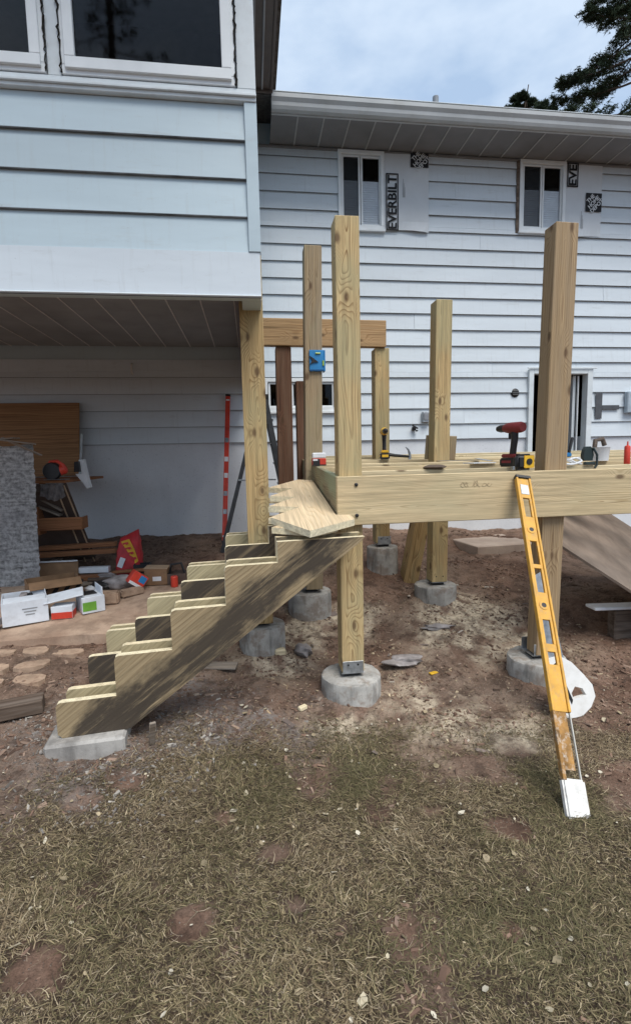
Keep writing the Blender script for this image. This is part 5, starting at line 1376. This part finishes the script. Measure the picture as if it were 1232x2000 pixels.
def nearp(pts, r):
    return lambda x, y: np.clip(sum(np.exp(-((x - a) ** 2 + (y - b) ** 2) / (2 * r * r)) for a, b in pts), 0, 1)
scatter('fallen_leaves', 430, (-1.5, 2.3), (1.0, 2.8), (.006, .012), (.5, 1.0), [(.44, .38, .27), (.52, .47, .37), (.36, .29, .19), (.27, .22, .14)], 8, lambda x, y: .3 + .7 * (fbm(x, y, 2.5, 61, 2) > .5), 'small pale fallen leaves scattered on the lawn', 'leaves', 'leaf', .006)
scatter('wood_chips', 4200, (-.9, 2.7), (2.35, 5.0), (.003, .012), (.15, .5), [(.50, .40, .27), (.38, .28, .18), (.26, .19, .13), (.30, .22, .16), (.16, .11, .08), (.12, .08, .06)], 9, lambda x, y: soilm(x, y) * (.18 + .8 * nearp([(.3, 3.7), (1.7, 3.7), (.75, 3.3), (1.1, 2.7), (.1, 3.0), (2.1, 3.2), (.9, 4.0)], .28)(x, y)), 'wood chips and shavings strewn around the piers', 'wood chips')
scatter('soil_clods', 15000, (-2.2, 3.2), (1.0, 6.2), (.0025, .013), (.5, .9), [(.21, .135, .098), (.16, .10, .072), (.28, .195, .147), (.11, .072, .054)], 10, lambda x, y: soilm(x, y) * np.clip(.1 + 1.2 * (fbm(x, y, 4, 81, 3) - .4) * 3, .05, 1), 'brown soil clods on the bare ground', 'soil clods')
scatter('gravel_bits', 1700, (-1.3, .6), (1.9, 3.1), (.003, .010), (.5, .9), [(.27, .245, .22), (.20, .18, .165), (.36, .33, .29), (.13, .115, .10), (.22, .15, .11)], 12, nearp([(-.85, 2.28), (-.5, 2.35), (-1.1, 2.6), (-.3, 2.6), (-.6, 2.1)], .17), 'grey gravel and rubble at the foot of the stair', 'gravel')
scatter('rubble_bits', 130, (-1.8, 2.4), (2.2, 4.6), (.012, .03), (.2, .45), [(.36, .29, .23), (.28, .20, .15), (.20, .16, .14), (.42, .37, .31)], 14, lambda x, y: soilm(x, y) * .8, 'broken bits of rubble and bark on the soil', 'rubble')
# single scraps one can pick out
def scrap(name, label, cat, x, y, s3, mat, rz=0, rx=0, lift=0.0):
    o_ = link(name, rbox(*s3, min(s3) * .18, 1), mat, T(x, y, g1(x, y) + s3[2] * .35 + lift) @ R(rz, 'Z') @ R(rx, 'X')); tag(o_, label, cat)
scrap('wood_block', 'small pale wood block on the soil left of the front pier', 'block', .155, 3.33, (.075, .05, .05), M_CUT, 8)
scrap('wood_block', 'tiny tan block at the left foot of the front pier', 'block', .25, 2.74, (.055, .03, .025), M_CUT, 35)
scrap('shingle_scrap', 'flat grey brown scrap lying under the stair stringers', 'scrap', -.26, 3.22, (.24, .09, .012), M_GRYW, -12, 6)
scrap('shim_stick', 'splintered pale stick standing up from the soil by the stair pad', 'stick', -.54, 2.42, (.03, .012, .16), M_GRYW, 20, 24, .03)
lump('crumpled_wrapper', M_BAGP, T(1.0, 3.17, g1(1.0, 3.17) + .015), .09, (1.5, .7, .3), 31, 'crumpled grey plastic scrap on the soil right of the front post', 'plastic scrap', .5)
lump('crumpled_wrapper', M_BAGP, T(.33, 3.45, g1(.33, 3.45) + .03), .08, (.8, 1.1, .6), 33, 'crumpled grey plastic scrap between the two left piers', 'plastic scrap', .5)
lump('crumpled_wrapper', M_BAGP, T(1.42, 3.62, g1(1.42, 3.62) + .01), .09, (1.3, .5, .25), 35, 'bluish grey plastic strip in front of the rear right pier', 'plastic scrap', .5)
scrap('yellow_wrapper', 'small yellow wrapper on the soil beside the crumpled plastic', 'wrapper', 1.17, 3.05, (.06, .03, .008), M_YEL, 20)
